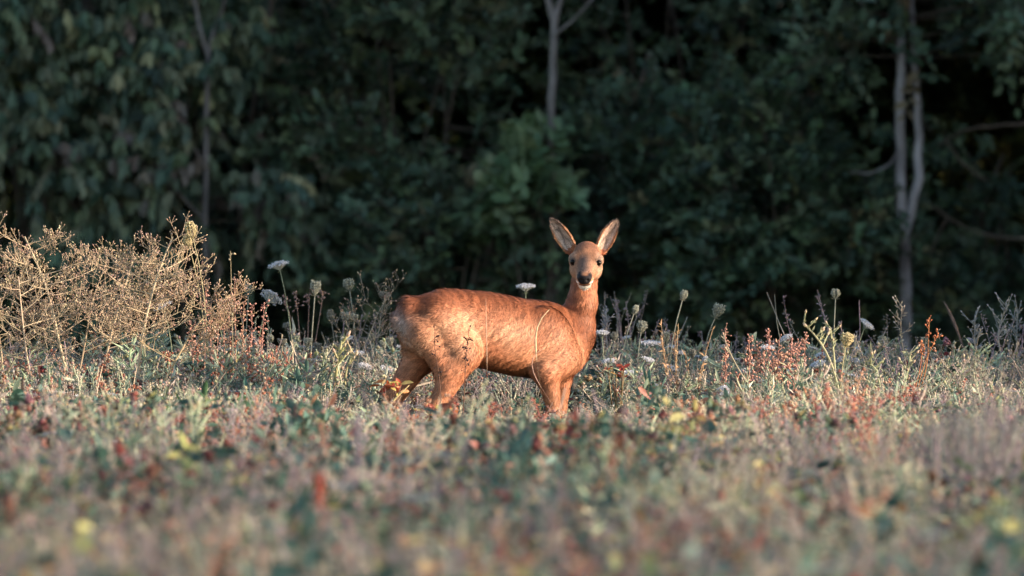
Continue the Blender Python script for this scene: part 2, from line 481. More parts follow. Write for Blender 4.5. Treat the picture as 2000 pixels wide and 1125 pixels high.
# dense wood behind and beside (nobody could count its leaves)
clumps = []
for k in range(6):
    m = MB()
    n = 60
    P = rnd_dir(n) * (R.uniform(.2, 1, n) ** .5)[:, None] * A(.55, .55, .45)
    sprays(m, m, P, rnd_dir(n, .1), 8, .38, .11, .065, GREEN, GW, .25)
    clumps.append(m.mesh('wood_foliage', M_WOOD_LEAF))
pts = []
def fill(n, x, y, z): pts.append(np.stack([R.uniform(*x, n), R.uniform(*y, n), R.uniform(*z, n)], 1))
fill(1500, (-13, 13), (90, 104), (.1, 5))
fill(700, (-13, 13), (104, 108), (.1, 9))
fill(1000, (-13, 13), (83.5, 95), (2.9, 7))
fill(260, (-13, 13), (86, 90), (2.4, 4.5))
fill(350, (-11, -3.9), (80.5, 86), (.2, 3.6)); fill(350, (3.9, 13), (80.5, 86), (.2, 3.6))
pts = np.concatenate(pts); n = len(pts)
o = scatter('woodland', clumps, pts, R.uniform(-3.1, 3.1, (n, 3)) * A(.15, .15, 1), np.repeat(R.uniform(.8, 1.35, (n, 1)), 3, 1), R.integers(0, 6, n))
tag(o, 'dark mass of wood foliage deep behind the bushes', 'woodland', kind='stuff')

# trees along the field corner: they stand beside the meadow and shade the wood edge
crown, trunk = MB(), MB()
n = 2600
u = rnd_dir(n); rr = (R.uniform(.1, 1, n) ** .45)
C = u * rr[:, None] * A(2.5, 2.5, 5.2) + A(0, 0, 5.3)
C[:, 2] = np.maximum(C[:, 2], .25)
sprays(crown, None, C, rnd_dir(n, .1), 8, .5, .2, .13, GREEN, GW, .25)
trunk.tube(curve([(0, 0, -.2), (.08, 0, 2), (-.05, .05, 5), (.1, 0, 9)], 12), np.linspace(.2, .05, 12), (.2, .16, .13), 9)
for k in range(12):
    a = k * 2.4; z = 1.5 + k * .5
    trunk.tube(curve([(0, 0, z), (math.cos(a) * .9, math.sin(a) * .9, z + .7), (math.cos(a) * 1.9, math.sin(a) * 1.9, z + 1.1)], 7), np.linspace(.07, .02, 7), (.2, .16, .13), 5)
cm, tm = crown.mesh('crown', M_WOOD_LEAF), trunk.mesh('trunk', M_BARK_BROWN, smooth=True)
EDGE0 = 59.3
spots = [(17.5 + row * 3.0 + R.normal() * .15, EDGE0 + 2.9 * q + (row % 2) * 1.2 + row * .6) for row in range(3) for q in range(8)]
thin = MB()
tn = 200
C2 = rnd_dir(tn) * (R.uniform(.1, 1, tn) ** .45)[:, None] * A(2.4, 2.4, 4.6) + A(0, 0, 5.3)
sprays(thin, None, C2, rnd_dir(tn, .1), 8, .5, .2, .13, GREEN, GW, .25)
cm2 = thin.mesh('crown', M_WOOD_LEAF)
dapple_spots = [(17.3 + R.normal() * .3, 24.5 + 3.7 * q) for q in range(6)]  # unseen row added to throw broken shade over the near meadow
for x, y in spots + dapple_spots:
    airy = (x, y) in dapple_spots
    if True:
        t = thing('leafy_tree', 'unseen thin-crowned tree added to dapple the near meadow' if airy else 'tall leafy tree in the row along the field corner', 'tree', (x, y, 0),
                  'unseen thin-crowned trees added for dappled shade' if airy else 'trees in the row along the field corner')
        for nm, me in (('crown', cm2 if airy else cm), ('trunk', tm)):
            c = bpy.data.objects.new(nm, me); S.collection.objects.link(c); c.parent = t
            if nm == 'crown': c['kind'] = 'stuff'
        t.rotation_euler = (0, 0, R.uniform(0, 6.28)); s_ = R.uniform(.93, 1.08); t.scale = (s_, s_, s_)


# ------------------------------------------------------------------ meadow (uncountable undergrowth)
CLOVER = [(.06, .12, .09), (.05, .10, .08), (.085, .145, .10), (.17, .22, .14), (.24, .075, .05), (.13, .055, .045), (.42, .36, .15), (.33, .18, .11)]
CLW = [6, 6, 5, 2.5, 1.1, 1.5, .6, .5]
STRAW = [(.64, .55, .40), (.46, .43, .33), (.55, .42, .34), (.34, .33, .28), (.2, .18, .15), (.36, .42, .30)]
SW = [3, 3, 2.4, 3, 2, 2]
FORB = [(.34, .40, .28), (.50, .54, .38), (.18, .26, .20), (.6, .54, .42), (.42, .35, .30)]
FW = [3, 3, 3, 2, 1]


def stems_of(m, n, h, spread, lean, r, C, seg=4):
    """n bent stems from the ground; returns their paths (n, seg+1, 3)"""
    b = np.concatenate([R.normal(size=(n, 2)) * spread, np.zeros((n, 1))], 1)
    hh = h * R.uniform(.6, 1.1, n)
    d = R.normal(size=(n, 2)) * lean
    t = np.linspace(0, 1, seg + 1)
    p = np.zeros((n, seg + 1, 3))
    p[:, :, :2] = b[:, None, :2] + d[:, None] * (t ** 1.6)[None, :, None] * hh[:, None, None]
    p[:, :, 2] = hh[:, None] * (t - .12 * t * t)[None]
    p[:, 1:-1] += R.normal(size=(n, seg - 1, 3)) * .004
    cc = np.repeat(C, seg, 0)
    rr = np.linspace(r, r * .5, seg + 1)
    m.segs(p[:, :-1].reshape(-1, 3), p[:, 1:].reshape(-1, 3), np.tile(rr[:-1], n), np.tile(rr[1:], n), cc)
    return p


def along(p, t):
    """points on paths p (n, k, 3) at parameters t (n, m)"""
    k = p.shape[1] - 1
    f = np.clip(t * k, 0, k - 1e-6); i = f.astype(int); w = (f - i)[..., None]
    r = np.arange(len(p))[:, None]
    return p[r, i] * (1 - w) + p[r, i + 1] * w


def clover_clump(h=.27, green=1.0):
    m = MB(); n = 15
    w = np.array(CLW, float); w[:4] *= green
    p = stems_of(m, n, h, .065, .3, .0016, pick([(.12, .14, .06), (.25, .15, .09), (.3, .24, .14)], [3, 2, 2], n))
    k = 8
    t = R.uniform(.25, 1, (n, k)); B = along(p, t).reshape(-1, 3)
    d = unit(R.normal(size=(n * k, 3)) * A(1, 1, .35) + A(0, 0, .25))
    E = B + d * R.uniform(.012, .035, (n * k, 1))
    m.segs(B, E, .0007, .0006, (.14, .15, .07))
    cc = pick(CLOVER, w, n * k)
    side = unit(np.cross(d, A(0, 0, 1)) + R.normal(size=d.shape) * .1)
    up = unit(R.normal(size=d.shape) * .45 + A(0, 0, 1))
    for a in (-1, 0, 1):
        dd = unit(d * (1 if a == 0 else .35) + side * a * .9 + R.normal(size=d.shape) * .15)
        m.ovals(E, dd, up, R.uniform(.019, .034, n * k), R.uniform(.012, .021, n * k), cc * R.uniform(.85, 1.15, (n * k, 1)))
    nh = 5
    q = p[R.choice(n, nh, replace=False), -1]
    P = np.repeat(q, 14, 0) + rnd_dir(nh * 14) * .008
    hc = np.repeat(pick([(.16, .055, .04), (.26, .10, .06), (.3, .14, .12), (.10, .05, .05), (.33, .2, .11)], [3, 3, 1, 2, 1], nh), 14, 0)
    m.octas(P, .0055, hc * R.uniform(.75, 1.25, (len(P), 1)), 1.8, rnd_dir(len(P), .6))
    return m.mesh('clover', M_LEAF)


def grass_clump(h=.36, pal=STRAW, w=SW):
    m = MB(); n = 26
    c = pick(pal, w, n)
    p = stems_of(m, n, h, .06, .2, .0021, c, 5)
    # hanging blades
    k = 16
    b = np.concatenate([R.normal(size=(k, 2)) * .05, np.zeros((k, 1))], 1); hd = unit(np.concatenate([R.normal(size=(k, 2)), np.zeros((k, 1))], 1))
    L = h * R.uniform(.5, 1.0, k); cb = pick(pal + [(.10, .15, .06), (.14, .17, .08)], list(w) + [3, 2], k)
    t = np.linspace(0, 1, 6)
    path = b[:, None] + hd[:, None] * (L[:, None] * (.15 * t + .45 * t ** 2.2))[..., None]
    path[:, :, 2] = L[:, None] * (t - .35 * t ** 3)
    sd = unit(np.cross(hd, A(0, 0, 1)))
    wd = .0034 * (1 - t ** 2) + .0004
    V = np.stack([path - sd[:, None] * wd[None, :, None], path + sd[:, None] * wd[None, :, None]], 2).reshape(-1, 3)
    s = np.arange(5)
    q = np.stack([2 * s, 2 * s + 1, 2 * s + 3, 2 * s + 2], 1)
    Q = ((np.arange(k) * 12)[:, None, None] + q[None]).reshape(-1, 4)
    m.add(V, np.repeat(cb, 12, 0), None, Q)
    # spikelets on a third of the stems
    sel = p[: n // 2]; kk = 18
    B = along(sel, R.uniform(.7, 1, (len(sel), kk))).reshape(-1, 3)
    d = rnd_dir(len(B), .9)
    m.octas(B + d * .008, .0016, np.repeat(c[: n // 2], kk, 0) * R.uniform(.8, 1.2, (len(B), 1)), 3.6, d)
    return m.mesh('dry_grass', M_DRY)


def forb_clump(h=.33, pal=FORB, w=FW):
    m = MB(); n = 7
    c = pick(pal, w, n)
    p = stems_of(m, n, h, .05, .16, .0036, c, 5)
    k = 15
    B = along(p, R.uniform(.15, 1, (n, k))).reshape(-1, 3)
    d = unit(R.normal(size=(n * k, 3)) * A(1, 1, .2) + A(0, 0, .9))
    cl = np.repeat(c, k, 0) * R.uniform(.6, 1.15, (n * k, 1))
    m.leaves(B, d, rnd_dir(n * k, .5), R.uniform(.035, .085, n * k), R.uniform(.006, .012, n * k), cl)
    q = p[:, -1]; kk = 5
    P = np.repeat(q, kk, 0); dd = rnd_dir(n * kk, 1.1)
    E = P + dd * R.uniform(.01, .05, (n * kk, 1))
    m.segs(P - dd * .004, E, .0016, .0013, np.repeat(c, kk, 0))
    m.octas(E, R.uniform(.004, .0065, n * kk), pick([(.42, .38, .24), (.45, .30, .24), (.3, .3, .2), (.5, .45, .36)], [3, 2, 2, 1], n * kk), 1.7, dd)
    return m.mesh('forb', M_LEAF)


def sorrel_clump(h=.36):
    m = MB(); n = 6
    c = pick([(.36, .13, .09), (.3, .10, .07), (.42, .22, .15), (.2, .08, .06)], [3, 2, 2, 1], n)
    p = stems_of(m, n, h, .05, .18, .002, c, 5)
    k = 34
    B = along(p, R.uniform(.45, 1, (n, k))).reshape(-1, 3); d = rnd_dir(n * k, .6)
    E = B + d * R.uniform(.004, .022, (n * k, 1))
    m.segs(B, E, .0008, .0006, np.repeat(c, k, 0))
    m.octas(E, R.uniform(.0026, .005, n * k), pick([(.42, .17, .11), (.3, .09, .06), (.48, .3, .22)], [3, 2, 2], n * k), 1.4, d)
    return m.mesh('sorrel', M_DRY)


def twig_clump(h=.34, c0=(.27, .23, .2)):
    m = MB(); n = 5
    c = pick([c0, tuple(.75 * v for v in c0)], [1, 1], n)
    p = stems_of(m, n, h, .06, .2, .002, c, 5)
    k = 12
    B = along(p, R.uniform(.3, 1, (n, k))).reshape(-1, 3); d = rnd_dir(n * k, .9)
    E = B + d * R.uniform(.03, .09, (n * k, 1)); cc = np.repeat(c, k, 0)
    m.segs(B, E, .0011, .0007, cc)
    B2 = np.repeat(E, 3, 0); d2 = unit(np.repeat(d, 3, 0) + R.normal(size=(n * k * 3, 3)) * .6)
    E2 = B2 + d2 * R.uniform(.01, .03, (len(B2), 1))
    m.segs(B2, E2, .0007, .0005, np.repeat(cc, 3, 0))
    m.octas(E2, .0026, np.repeat(cc, 3, 0) * R.uniform(.8, 1.5, (len(B2), 1)), 1.8, d2)
    return m.mesh('dry_twigs', M_DRY)


def leafy_clump(h=.24, pal=None, w=None, big=1.0):
    pal = pal or [(.06, .12, .06), (.42, .36, .12), (.45, .17, .07), (.3, .08, .045), (.10, .15, .06), (.35, .3, .2)]
    w = w or [4, 1.1, 1, 1.2, 3, 1]
    m = MB(); n = 9
    p = stems_of(m, n, h, .055, .25, .0022, pick([(.2, .15, .08), (.14, .15, .07)], [1, 1], n))
    k = 7
    B = along(p, R.uniform(.3, 1, (n, k))).reshape(-1, 3)
    d = unit(R.normal(size=(n * k, 3)) * A(1, 1, .4) + A(0, 0, .35))
    m.ovals(B, d, rnd_dir(n * k, 1.2), R.uniform(.028, .055, n * k) * big, R.uniform(.014, .028, n * k) * big, pick(pal, w, n * k))
    return m.mesh('broad_leaves', M_LEAF)


def white_clump(h=.38):
    m = MB(); n = 4
    p = stems_of(m, n, h, .06, .2, .0016, pick([(.2, .23, .14), (.25, .24, .16)], [1, 1], n), 5)
    for q in p[:, -1]:
        rays = 12; a = R.uniform(0, 6.28, rays); rr = R.uniform(.2, 1, rays) ** .5 * R.uniform(.018, .034)
        E = q + np.stack([np.cos(a) * rr, np.sin(a) * rr, .02 + rr * .1], 1)
        m.segs(np.repeat(q[None], rays, 0), E, .0006, .0005, (.22, .24, .15))
        P = np.repeat(E, 6, 0) + R.normal(size=(rays * 6, 3)) * A(.005, .005, .0012)
        m.ovals(P, unit(R.normal(size=P.shape) * A(1, 1, .2)), rnd_dir(len(P), 3), .006, .006, (.66, .66, .68))
    return m.mesh('small_umbels', M_PETAL)


cl = []
kinds = {}
def reg(nm, n, f):
    kinds[nm] = (len(cl), n)
    for _ in range(n): cl.append(f())
reg('clover', 8, lambda: clover_clump(.27, R.uniform(.5, 1.8)))
reg('brown', 4, lambda: clover_clump(.26, .18))
reg('grass', 6, lambda: grass_clump())
reg('mauve', 3, lambda: grass_clump(.4, [(.36, .27, .28), (.3, .24, .25), (.26, .25, .22), (.34, .34, .29)], [2, 2, 2, 1]))
reg('forb', 6, lambda: forb_clump())
reg('sorrel', 4, lambda: sorrel_clump())
reg('twig', 4, lambda: twig_clump())
reg('leafy', 5, lambda: leafy_clump())
reg('yellow', 2, lambda: leafy_clump(.3, [(.52, .46, .17), (.42, .41, .16), (.22, .26, .12), (.5, .3, .14)], [2, 2, 3, 1], 1.1))
reg('white', 4, lambda: white_clump(.3))
reg('teal', 4, lambda: leafy_clump(.3, [(.07, .14, .11), (.10, .18, .14), (.06, .11, .09), (.17, .23, .18), (.26, .12, .08)], [4, 4, 3, 2, .8], 1.3))
names = list(kinds)

DENS = 52
y0, y1 = 31.0, 64.3
N0 = int(DENS * (y1 - y0) * 9.6)
X = R.uniform(-1, 1, N0); Yp = R.uniform(y0, y1, N0)
half = 1000 * Yp / FPX
X = np.where(X < 0, X * (half + 1.2), X * (half + 2.6))
keep = R.uniform(0, 1, N0) < (2 * half + 3.8) / 9.6
X, Yp = X[keep], Yp[keep]
n = len(X)
n1, n2, n3 = smooth_noise(X * 1.5, Yp * .8, 1.3), smooth_noise(X * 1.2, Yp * .5, 4.1), smooth_noise(X * 1.9, Yp * .7, 7.7)
back = 1 / (1 + np.exp(-(Yp - 60.4) / .35))                   # behind the deer
fore = 1 / (1 + np.exp((Yp - 52) / 2.0))
mid = (1 - back) * (1 - fore)
wt = np.zeros((n, len(names)))
def setw(nm, v): wt[:, names.index(nm)] = np.maximum(v, 0)
setw('clover', 3.0 * (1 + n1 * .9) * (1 - .55 * back))
setw('teal', 1.5 * fore * (1 + n3 * .9) + .3 * mid * (1 + n1))
setw('brown', 1.0 * (1 - n1) * (1 - .5 * back) * (1 - .25 * fore))
setw('grass', .65 * (1 - n2 * .8) + .7 * back + .6 * mid)
setw('mauve', .4 * (1 - n3) * fore + .2 + .4 * back)
setw('forb', .8 * (1 + n3) * (1 - fore) + 1.5 * back * (1 + n3) + .2)
setw('sorrel', .4 + .6 * mid * (1 - n3))
setw('twig', .25 + .9 * back)
setw('leafy', 1.0 * (1 - n2) * (1 - back) + .2)
setw('yellow', .3 * fore * (1 + n2) + .12 * mid)
setw('white', .05 + .12 * back)
cum = np.cumsum(wt / wt.sum(1, keepdims=True), 1)
kk = (R.uniform(0, 1, (n, 1)) > cum).sum(1).clip(0, len(names) - 1)
st = np.array([kinds[a][0] for a in names]); ct = np.array([kinds[a][1] for a in names])
idx = st[kk] + (R.uniform(0, 1, n) * ct[kk]).astype(int)
hz = .90 + .22 * n1 + .12 * n2
near_deer = np.exp(-((X - .02) / .7) ** 4 - ((Yp - 58.6) / 2.2) ** 4)
hz *= 1 - .40 * near_deer
hz *= 1 + .15 * back * (1 + .6 * n3)
hz *= R.uniform(.72, 1.2, n)
tall = R.uniform(0, 1, n) < .12 * (fore + .4 * back)
hz[tall] *= R.uniform(1.15, 1.5, tall.sum())
# keep the ground under the deer's body low
under = (np.abs(X + .08) < .5) & (np.abs(Yp - 60.05) < .33)
hz[under] *= .6
ws = R.uniform(1.0, 1.5, n) * (1 + .25 * back + .2 * fore)
# thicker tufts that stand above the rest
EX, EY, EK, EH, EW = [], [], [], [], []
def tuft(px_, Y, topy, kind, num, sx=25, sy=.35, wide=1.3):
    for _ in range(num):
        yy = Y + R.normal() * sy
        EX.append((px_ + R.normal() * sx - 1000) * yy / FPX); EY.append(yy)
        a_, c_ = kinds[kind]; EK.append(a_ + int(R.uniform() * c_))
        z_ = CAMZ - (topy + abs(R.normal()) * 30 - HORIZON) * yy / FPX
        EH.append(max(.7, z_ / {'mauve': .4, 'teal': .3, 'yellow': .3, 'forb': .36, 'sorrel': .36, 'clover': .27, 'grass': .36, 'leafy': .24, 'twig': .36}[kind])); EW.append(wide * R.uniform(.8, 1.2))
tuft(1935, 47.5, 735, 'mauve', 14, 45)
tuft(1880, 50.5, 790, 'mauve', 6, 35)
tuft(590, 48.5, 800, 'teal', 5, 16); tuft(1010, 46.5, 850, 'teal', 8, 30); tuft(985, 49.5, 790, 'clover', 6, 22)
tuft(700, 45.5, 880, 'mauve', 5, 20); tuft(250, 50.0, 830, 'mauve', 6, 40)
tuft(60, 52, 770, 'clover', 6, 40); tuft(1360, 52, 800, 'clover', 8, 45); tuft(1350, 53.5, 860, 'brown' if False else 'sorrel', 5, 30)
for a_, b_, c_ in ((860, 39, 1040), (70, 39.5, 1030), (560, 41, 960), (1470, 45, 890), (1950, 40, 960), (1720, 38, 1060), (90, 46, 890), (1210, 38, 1050), (700, 42, 990), (1480, 39, 1030)):
    tuft(a_, b_, c_, 'yellow', 2, 26, .3)
for a_, b_, c_ in ((1245, 43, 960), (740, 49, 860), (1420, 55, 830), (300, 56, 760), (1100, 44, 920), (620, 43, 930)):
    tuft(a_, b_, c_, 'leafy', 4, 28)
for a_, b_, c_, k_ in ((1600, 60.6, 690, 'forb'), (1690, 60.8, 700, 'forb'), (1850, 61.2, 680, 'forb'), (1960, 61.4, 660, 'twig'), (1890, 61.3, 660, 'twig'), (640, 60.9, 680, 'forb'), (560, 60.8, 680, 'forb'),
                       (430, 60.6, 670, 'forb'), (90, 60.2, 700, 'forb'), (1230, 61.0, 690, 'forb'), (1340, 61.0, 690, 'grass'), (1760, 60.4, 720, 'grass'), (480, 60.6, 650, 'sorrel'), (1500, 60.9, 700, 'sorrel'), (740, 61.4, 660, 'twig'), (1200, 61.5, 650, 'twig')):
    tuft(a_, b_, c_, k_, 6, 38, .25)
for _ in range(110):
    yy = R.uniform(40, 59.5); pq = R.uniform(-60, 2060)
    if 740 < pq < 1230 and yy > 47: continue
    k_ = ['grass', 'mauve', 'forb', 'twig', 'sorrel', 'teal', 'clover'][R.integers(0, 7)]
    zt = R.uniform(.36, .56) if yy < 56 else R.uniform(.36, .48)
    tuft(pq, yy, HORIZON + (CAMZ - zt) * FPX / yy, k_, 2, 14, .12, .85)
for _ in range(40):
    tuft(R.choice([R.uniform(1210, 2000), R.uniform(0, 740)]), R.uniform(60.4, 62.6), R.uniform(655, 715), ['forb', 'twig', 'grass', 'sorrel', 'twig'][R.integers(0, 5)], 2, 14, .15, .8)
X = np.concatenate([X, EX]); Yp = np.concatenate([Yp, EY]); idx = np.concatenate([idx, EK]).astype(int); hz = np.concatenate([hz, EH]); ws = np.concatenate([ws, EW]); n = len(X)
o = scatter('meadow_undergrowth', cl, np.stack([X, Yp, np.zeros(n)], 1),
            np.stack([R.normal(size=n) * .1, R.normal(size=n) * .1, R.uniform(0, 6.28, n)], 1), np.stack([ws, ws, hz], 1), idx)
tag(o, 'tangled meadow of clover, dry grass and faded wildflowers', 'meadow', kind='stuff')


# ------------------------------------------------------------------ the deer
DX, DY, YAW = -.083, 60.0, math.radians(22)
cs, sn = math.cos(YAW), math.sin(YAW)
def Lb(x, y, z): return A(x * cs - y * sn, x * sn + y * cs, z)

h_ = .0042
lo = A(-.50, -.42, -.02); hi = A(.58, .42, 1.02)
dims = np.ceil((hi - lo) / h_).astype(int)
ax = [lo[k] + np.arange(dims[k]) * h_ for k in range(3)]
F = np.full(dims, .5, np.float32)


def apply(fn, blo, bhi, k, op='add'):
    a = [max(0, int((blo[d] - k - .02 - lo[d]) / h_)) for d in range(3)]
    b = [min(dims[d], int((bhi[d] + k + .02 - lo[d]) / h_) + 2) for d in range(3)]
    sl = tuple(slice(a[d], b[d]) for d in range(3))
    Xg, Yg, Zg = np.meshgrid(*[ax[d][sl[d]].astype(np.float32) for d in range(3)], indexing='ij')
    d = fn(Xg, Yg, Zg)
    f = F[sl]
    if op == 'add':
        hh = np.clip(.5 + .5 * (f - d) / k, 0, 1)
        F[sl] = f * (1 - hh) + d * hh - k * hh * (1 - hh)
    else:
        F[sl] = np.maximum(f, -d)


def cone(a, b, ra, rb, k=.03):
    a, b = np.asarray(a), np.asarray(b)
    ba = b - a; L2 = float(ba @ ba) + 1e-9
    def fn(x, y, z):
        t = np.clip(((x - a[0]) * ba[0] + (y - a[1]) * ba[1] + (z - a[2]) * ba[2]) / L2, 0, 1)
        return np.sqrt((x - a[0] - t * ba[0]) ** 2 + (y - a[1] - t * ba[1]) ** 2 + (z - a[2] - t * ba[2]) ** 2) - (ra + (rb - ra) * t)
    r = max(ra, rb)
    apply(fn, np.minimum(a, b) - r, np.maximum(a, b) + r, k)


def ell(c, axes, rad, k=.03):
    c = np.asarray(c); ex = [unit(v) for v in axes]
    def fn(x, y, z):
        q = [(x - c[0]) * e[0] + (y - c[1]) * e[1] + (z - c[2]) * e[2] for e in ex]
        k0 = np.sqrt(sum((v / r) ** 2 for v, r in zip(q, rad))); k1 = np.sqrt(sum((v / r ** 2) ** 2 for v, r in zip(q, rad)))
        return k0 * (k0 - 1) / np.maximum(k1, 1e-6)
    m = max(rad)
    apply(fn, c - m, c + m, k)


BX, BY, BZ = Lb(1, 0, 0), Lb(0, 1, 0), A(0, 0, 1)
tabx = np.array([-.402, -.385, -.36, -.30, -.22, -.10, 0, .10, .20, .28, .34, .375, .40])
tabz = np.array([.575, .572, .565, .557, .560, .545, .525, .505, .490, .485, .478, .468, .46])
tabh = np.array([.012, .055, .085, .115, .140, .146, .157, .158, .155, .142, .11, .075, .02])
tabw = np.array([.012, .05, .075, .100, .118, .125, .137, .138, .122, .105, .082, .055, .015])
fx = np.linspace(-.402, .40, 161)
ker = np.hanning(15); ker /= ker.sum()
def sm(t):
    v = np.interp(fx, tabx, t); return np.convolve(np.pad(v, 7, 'edge'), ker, 'valid')
fz, fh, fw = sm(tabz), sm(tabh), sm(tabw)
def trunk_fn(x, y, z):
    u = x * cs + y * sn; v = -x * sn + y * cs
    zc, hh, ww = (np.interp(u, fx, t).astype(np.float32) for t in (fz, fh, fw))
    d = (np.sqrt((v / ww) ** 2 + ((z - zc) / hh) ** 2) - 1) * np.minimum(ww, hh)
    over = np.abs(u + .001) - .401
    return np.maximum(d * .9, over)
apply(trunk_fn, A(-.46, -.3, .3), A(.46, .3, .75), .03)
# hindquarters
cone(Lb(-.25, -.052, .58), Lb(-.165, -.085, .455), .084, .078, .03)
cone(Lb(-.31, -.055, .53), Lb(-.235, -.085, .39), .06, .052, .03)
cone(Lb(-.17, -.088, .43), Lb(-.272, -.090, .235), .070, .032, .035)
cone(Lb(-.278, -.088, .235), Lb(-.30, -.088, .205), .034, .030, .02)
cone(Lb(-.297, -.088, .205), Lb(-.275, -.088, .055), .024, .018, .02)
cone(Lb(-.275, -.088, .05), Lb(-.25, -.088, .016), .02, .022, .015)
cone(Lb(-.29, .055, .55), Lb(-.27, .085, .43), .075, .065, .04)
cone(Lb(-.28, .085, .42), Lb(-.40, .088, .245), .06, .033, .03)
cone(Lb(-.40, .088, .245), Lb(-.412, .088, .215), .034, .03, .02)
cone(Lb(-.402, .088, .215), Lb(-.385, .088, .055), .024, .018, .02)
cone(Lb(-.385, .088, .05), Lb(-.36, .088, .016), .02, .022, .015)
cone(Lb(-.355, 0, .622), Lb(-.392, 0, .585), .032, .024, .04)         # short tail
# forequarters
ell(Lb(.235, -.09, .485), (unit(BX * .35 - BZ * .93), unit(BX * .93 + BZ * .35), BY), (.145, .09, .05), .028)
cone(Lb(.30, -.07, .42), Lb(.21, -.088, .365), .06, .056, .04)
cone(Lb(.205, -.09, .36), Lb(.24, -.09, .205), .048, .026, .025)
cone(Lb(.24, -.088, .205), Lb(.246, -.088, .055), .027, .018, .02)
cone(Lb(.247, -.088, .05), Lb(.268, -.088, .016), .02, .022, .015)
cone(Lb(.345, .055, .42), Lb(.325, .065, .205), .048, .025, .025)
cone(Lb(.325, .065, .205), Lb(.328, .065, .055), .026, .018, .02)
cone(Lb(.328, .065, .05), Lb(.348, .065, .016), .02, .022, .015)
cone(Lb(.34, 0, .42), Lb(.38, .01, .50), .062, .070, .045)
# neck
HC = A(.3875, .115, .835)
hf = unit(A(-.06, -.88, -.47)); hu = unit(A(0, 0, 1) - hf * hf[2]); hs = np.cross(hu, hf)
hu = unit(hu + hs * .03); hs = np.cross(hu, hf)
Hd = lambda f, s, u: HC + hf * f + hs * s + hu * u
cone(Lb(.19, .025, .562), Lb(.385, .035, .555), .080, .066, .03)
cone(Lb(.385, .035, .545), Lb(.402, .01, .64), .068, .055, .035)
cone(Lb(.402, .01, .64), Hd(-.04, 0, -.03), .054, .047, .03)
# head
ell(HC, (hs, hf, hu), (.054, .066, .05), .03)
for s_ in (-1, 1):
    ell(Hd(.048, .043 * s_, .006), (hs, hf, hu), (.027, .031, .025), .018)
    ell(Hd(.045, .035 * s_, -.04), (hs, hf, hu), (.03, .05, .035), .02)
cone(Hd(.04, 0, -.008), Hd(.15, 0, -.028), .05, .0295, .025)
cone(Hd(.02, 0, -.045), Hd(.125, 0, -.052), .042, .022, .025)
ell(Hd(.154, 0, -.028), (hs, hf, hu), (.035, .024, .024), .014)
ell(Hd(.168, 0, -.016), (hs, hf, hu), (.025, .010, .015), .010)
ell(Hd(.148, 0, -.056), (hs, hf, hu), (.024, .026, .015), .006)
for s_ in (-1, 1):
    c = Hd(.179, .013 * s_, -.018)
    m = .006
    apply(lambda x, y, z, c=c: np.sqrt((x - c[0]) ** 2 + (y - c[1]) ** 2 + (z - c[2]) ** 2) - m, c - m, c + m, .0, 'cut')
# ears
EARS = []
for base, tip, op in ((A(.322, .15, .862), A(.240, .165, .985), A(-.25, -.95, -.05)), (A(.448, .15, .862), A(.510, .165, .980), A(.30, -.93, .0))):
    a = tip - base; Ln = float(np.linalg.norm(a)); a = a / Ln
    base = base - a * .02; Ln += .02
    op = unit(op - a * (op @ a)); b = np.cross(a, op)
    EARS.append((base, a, op, b, Ln))
    def ear(x, y, z, sh, wid, dep, base=base, a=a, op=op, b=b, Ln=Ln):
        X_, Y_, Z_ = x - base[0], y - base[1], z - base[2]
        t = (X_ * a[0] + Y_ * a[1] + Z_ * a[2]) / Ln
        v = X_ * b[0] + Y_ * b[1] + Z_ * b[2]; w = X_ * op[0] + Y_ * op[1] + Z_ * op[2] - sh
        tt = np.clip(t, 0, 1)
        shp = np.maximum(1.62 * (tt + .10) ** .55 * (1 - tt) ** .62, .02)
        d = (np.sqrt((v / (wid * shp)) ** 2 + (w / (dep * shp)) ** 2) - 1) * np.minimum(wid, dep) * shp
        return np.maximum(d, np.maximum(-t, t - 1) * Ln)
    blo, bhi = np.minimum(base, tip) - .05, np.maximum(base, tip) + .05
    G = F.copy()
    apply(lambda x, y, z: np.maximum(ear(x, y, z, 0, .041, .031), -ear(x, y, z, .0125, .0362, .032)), blo, bhi, .006)


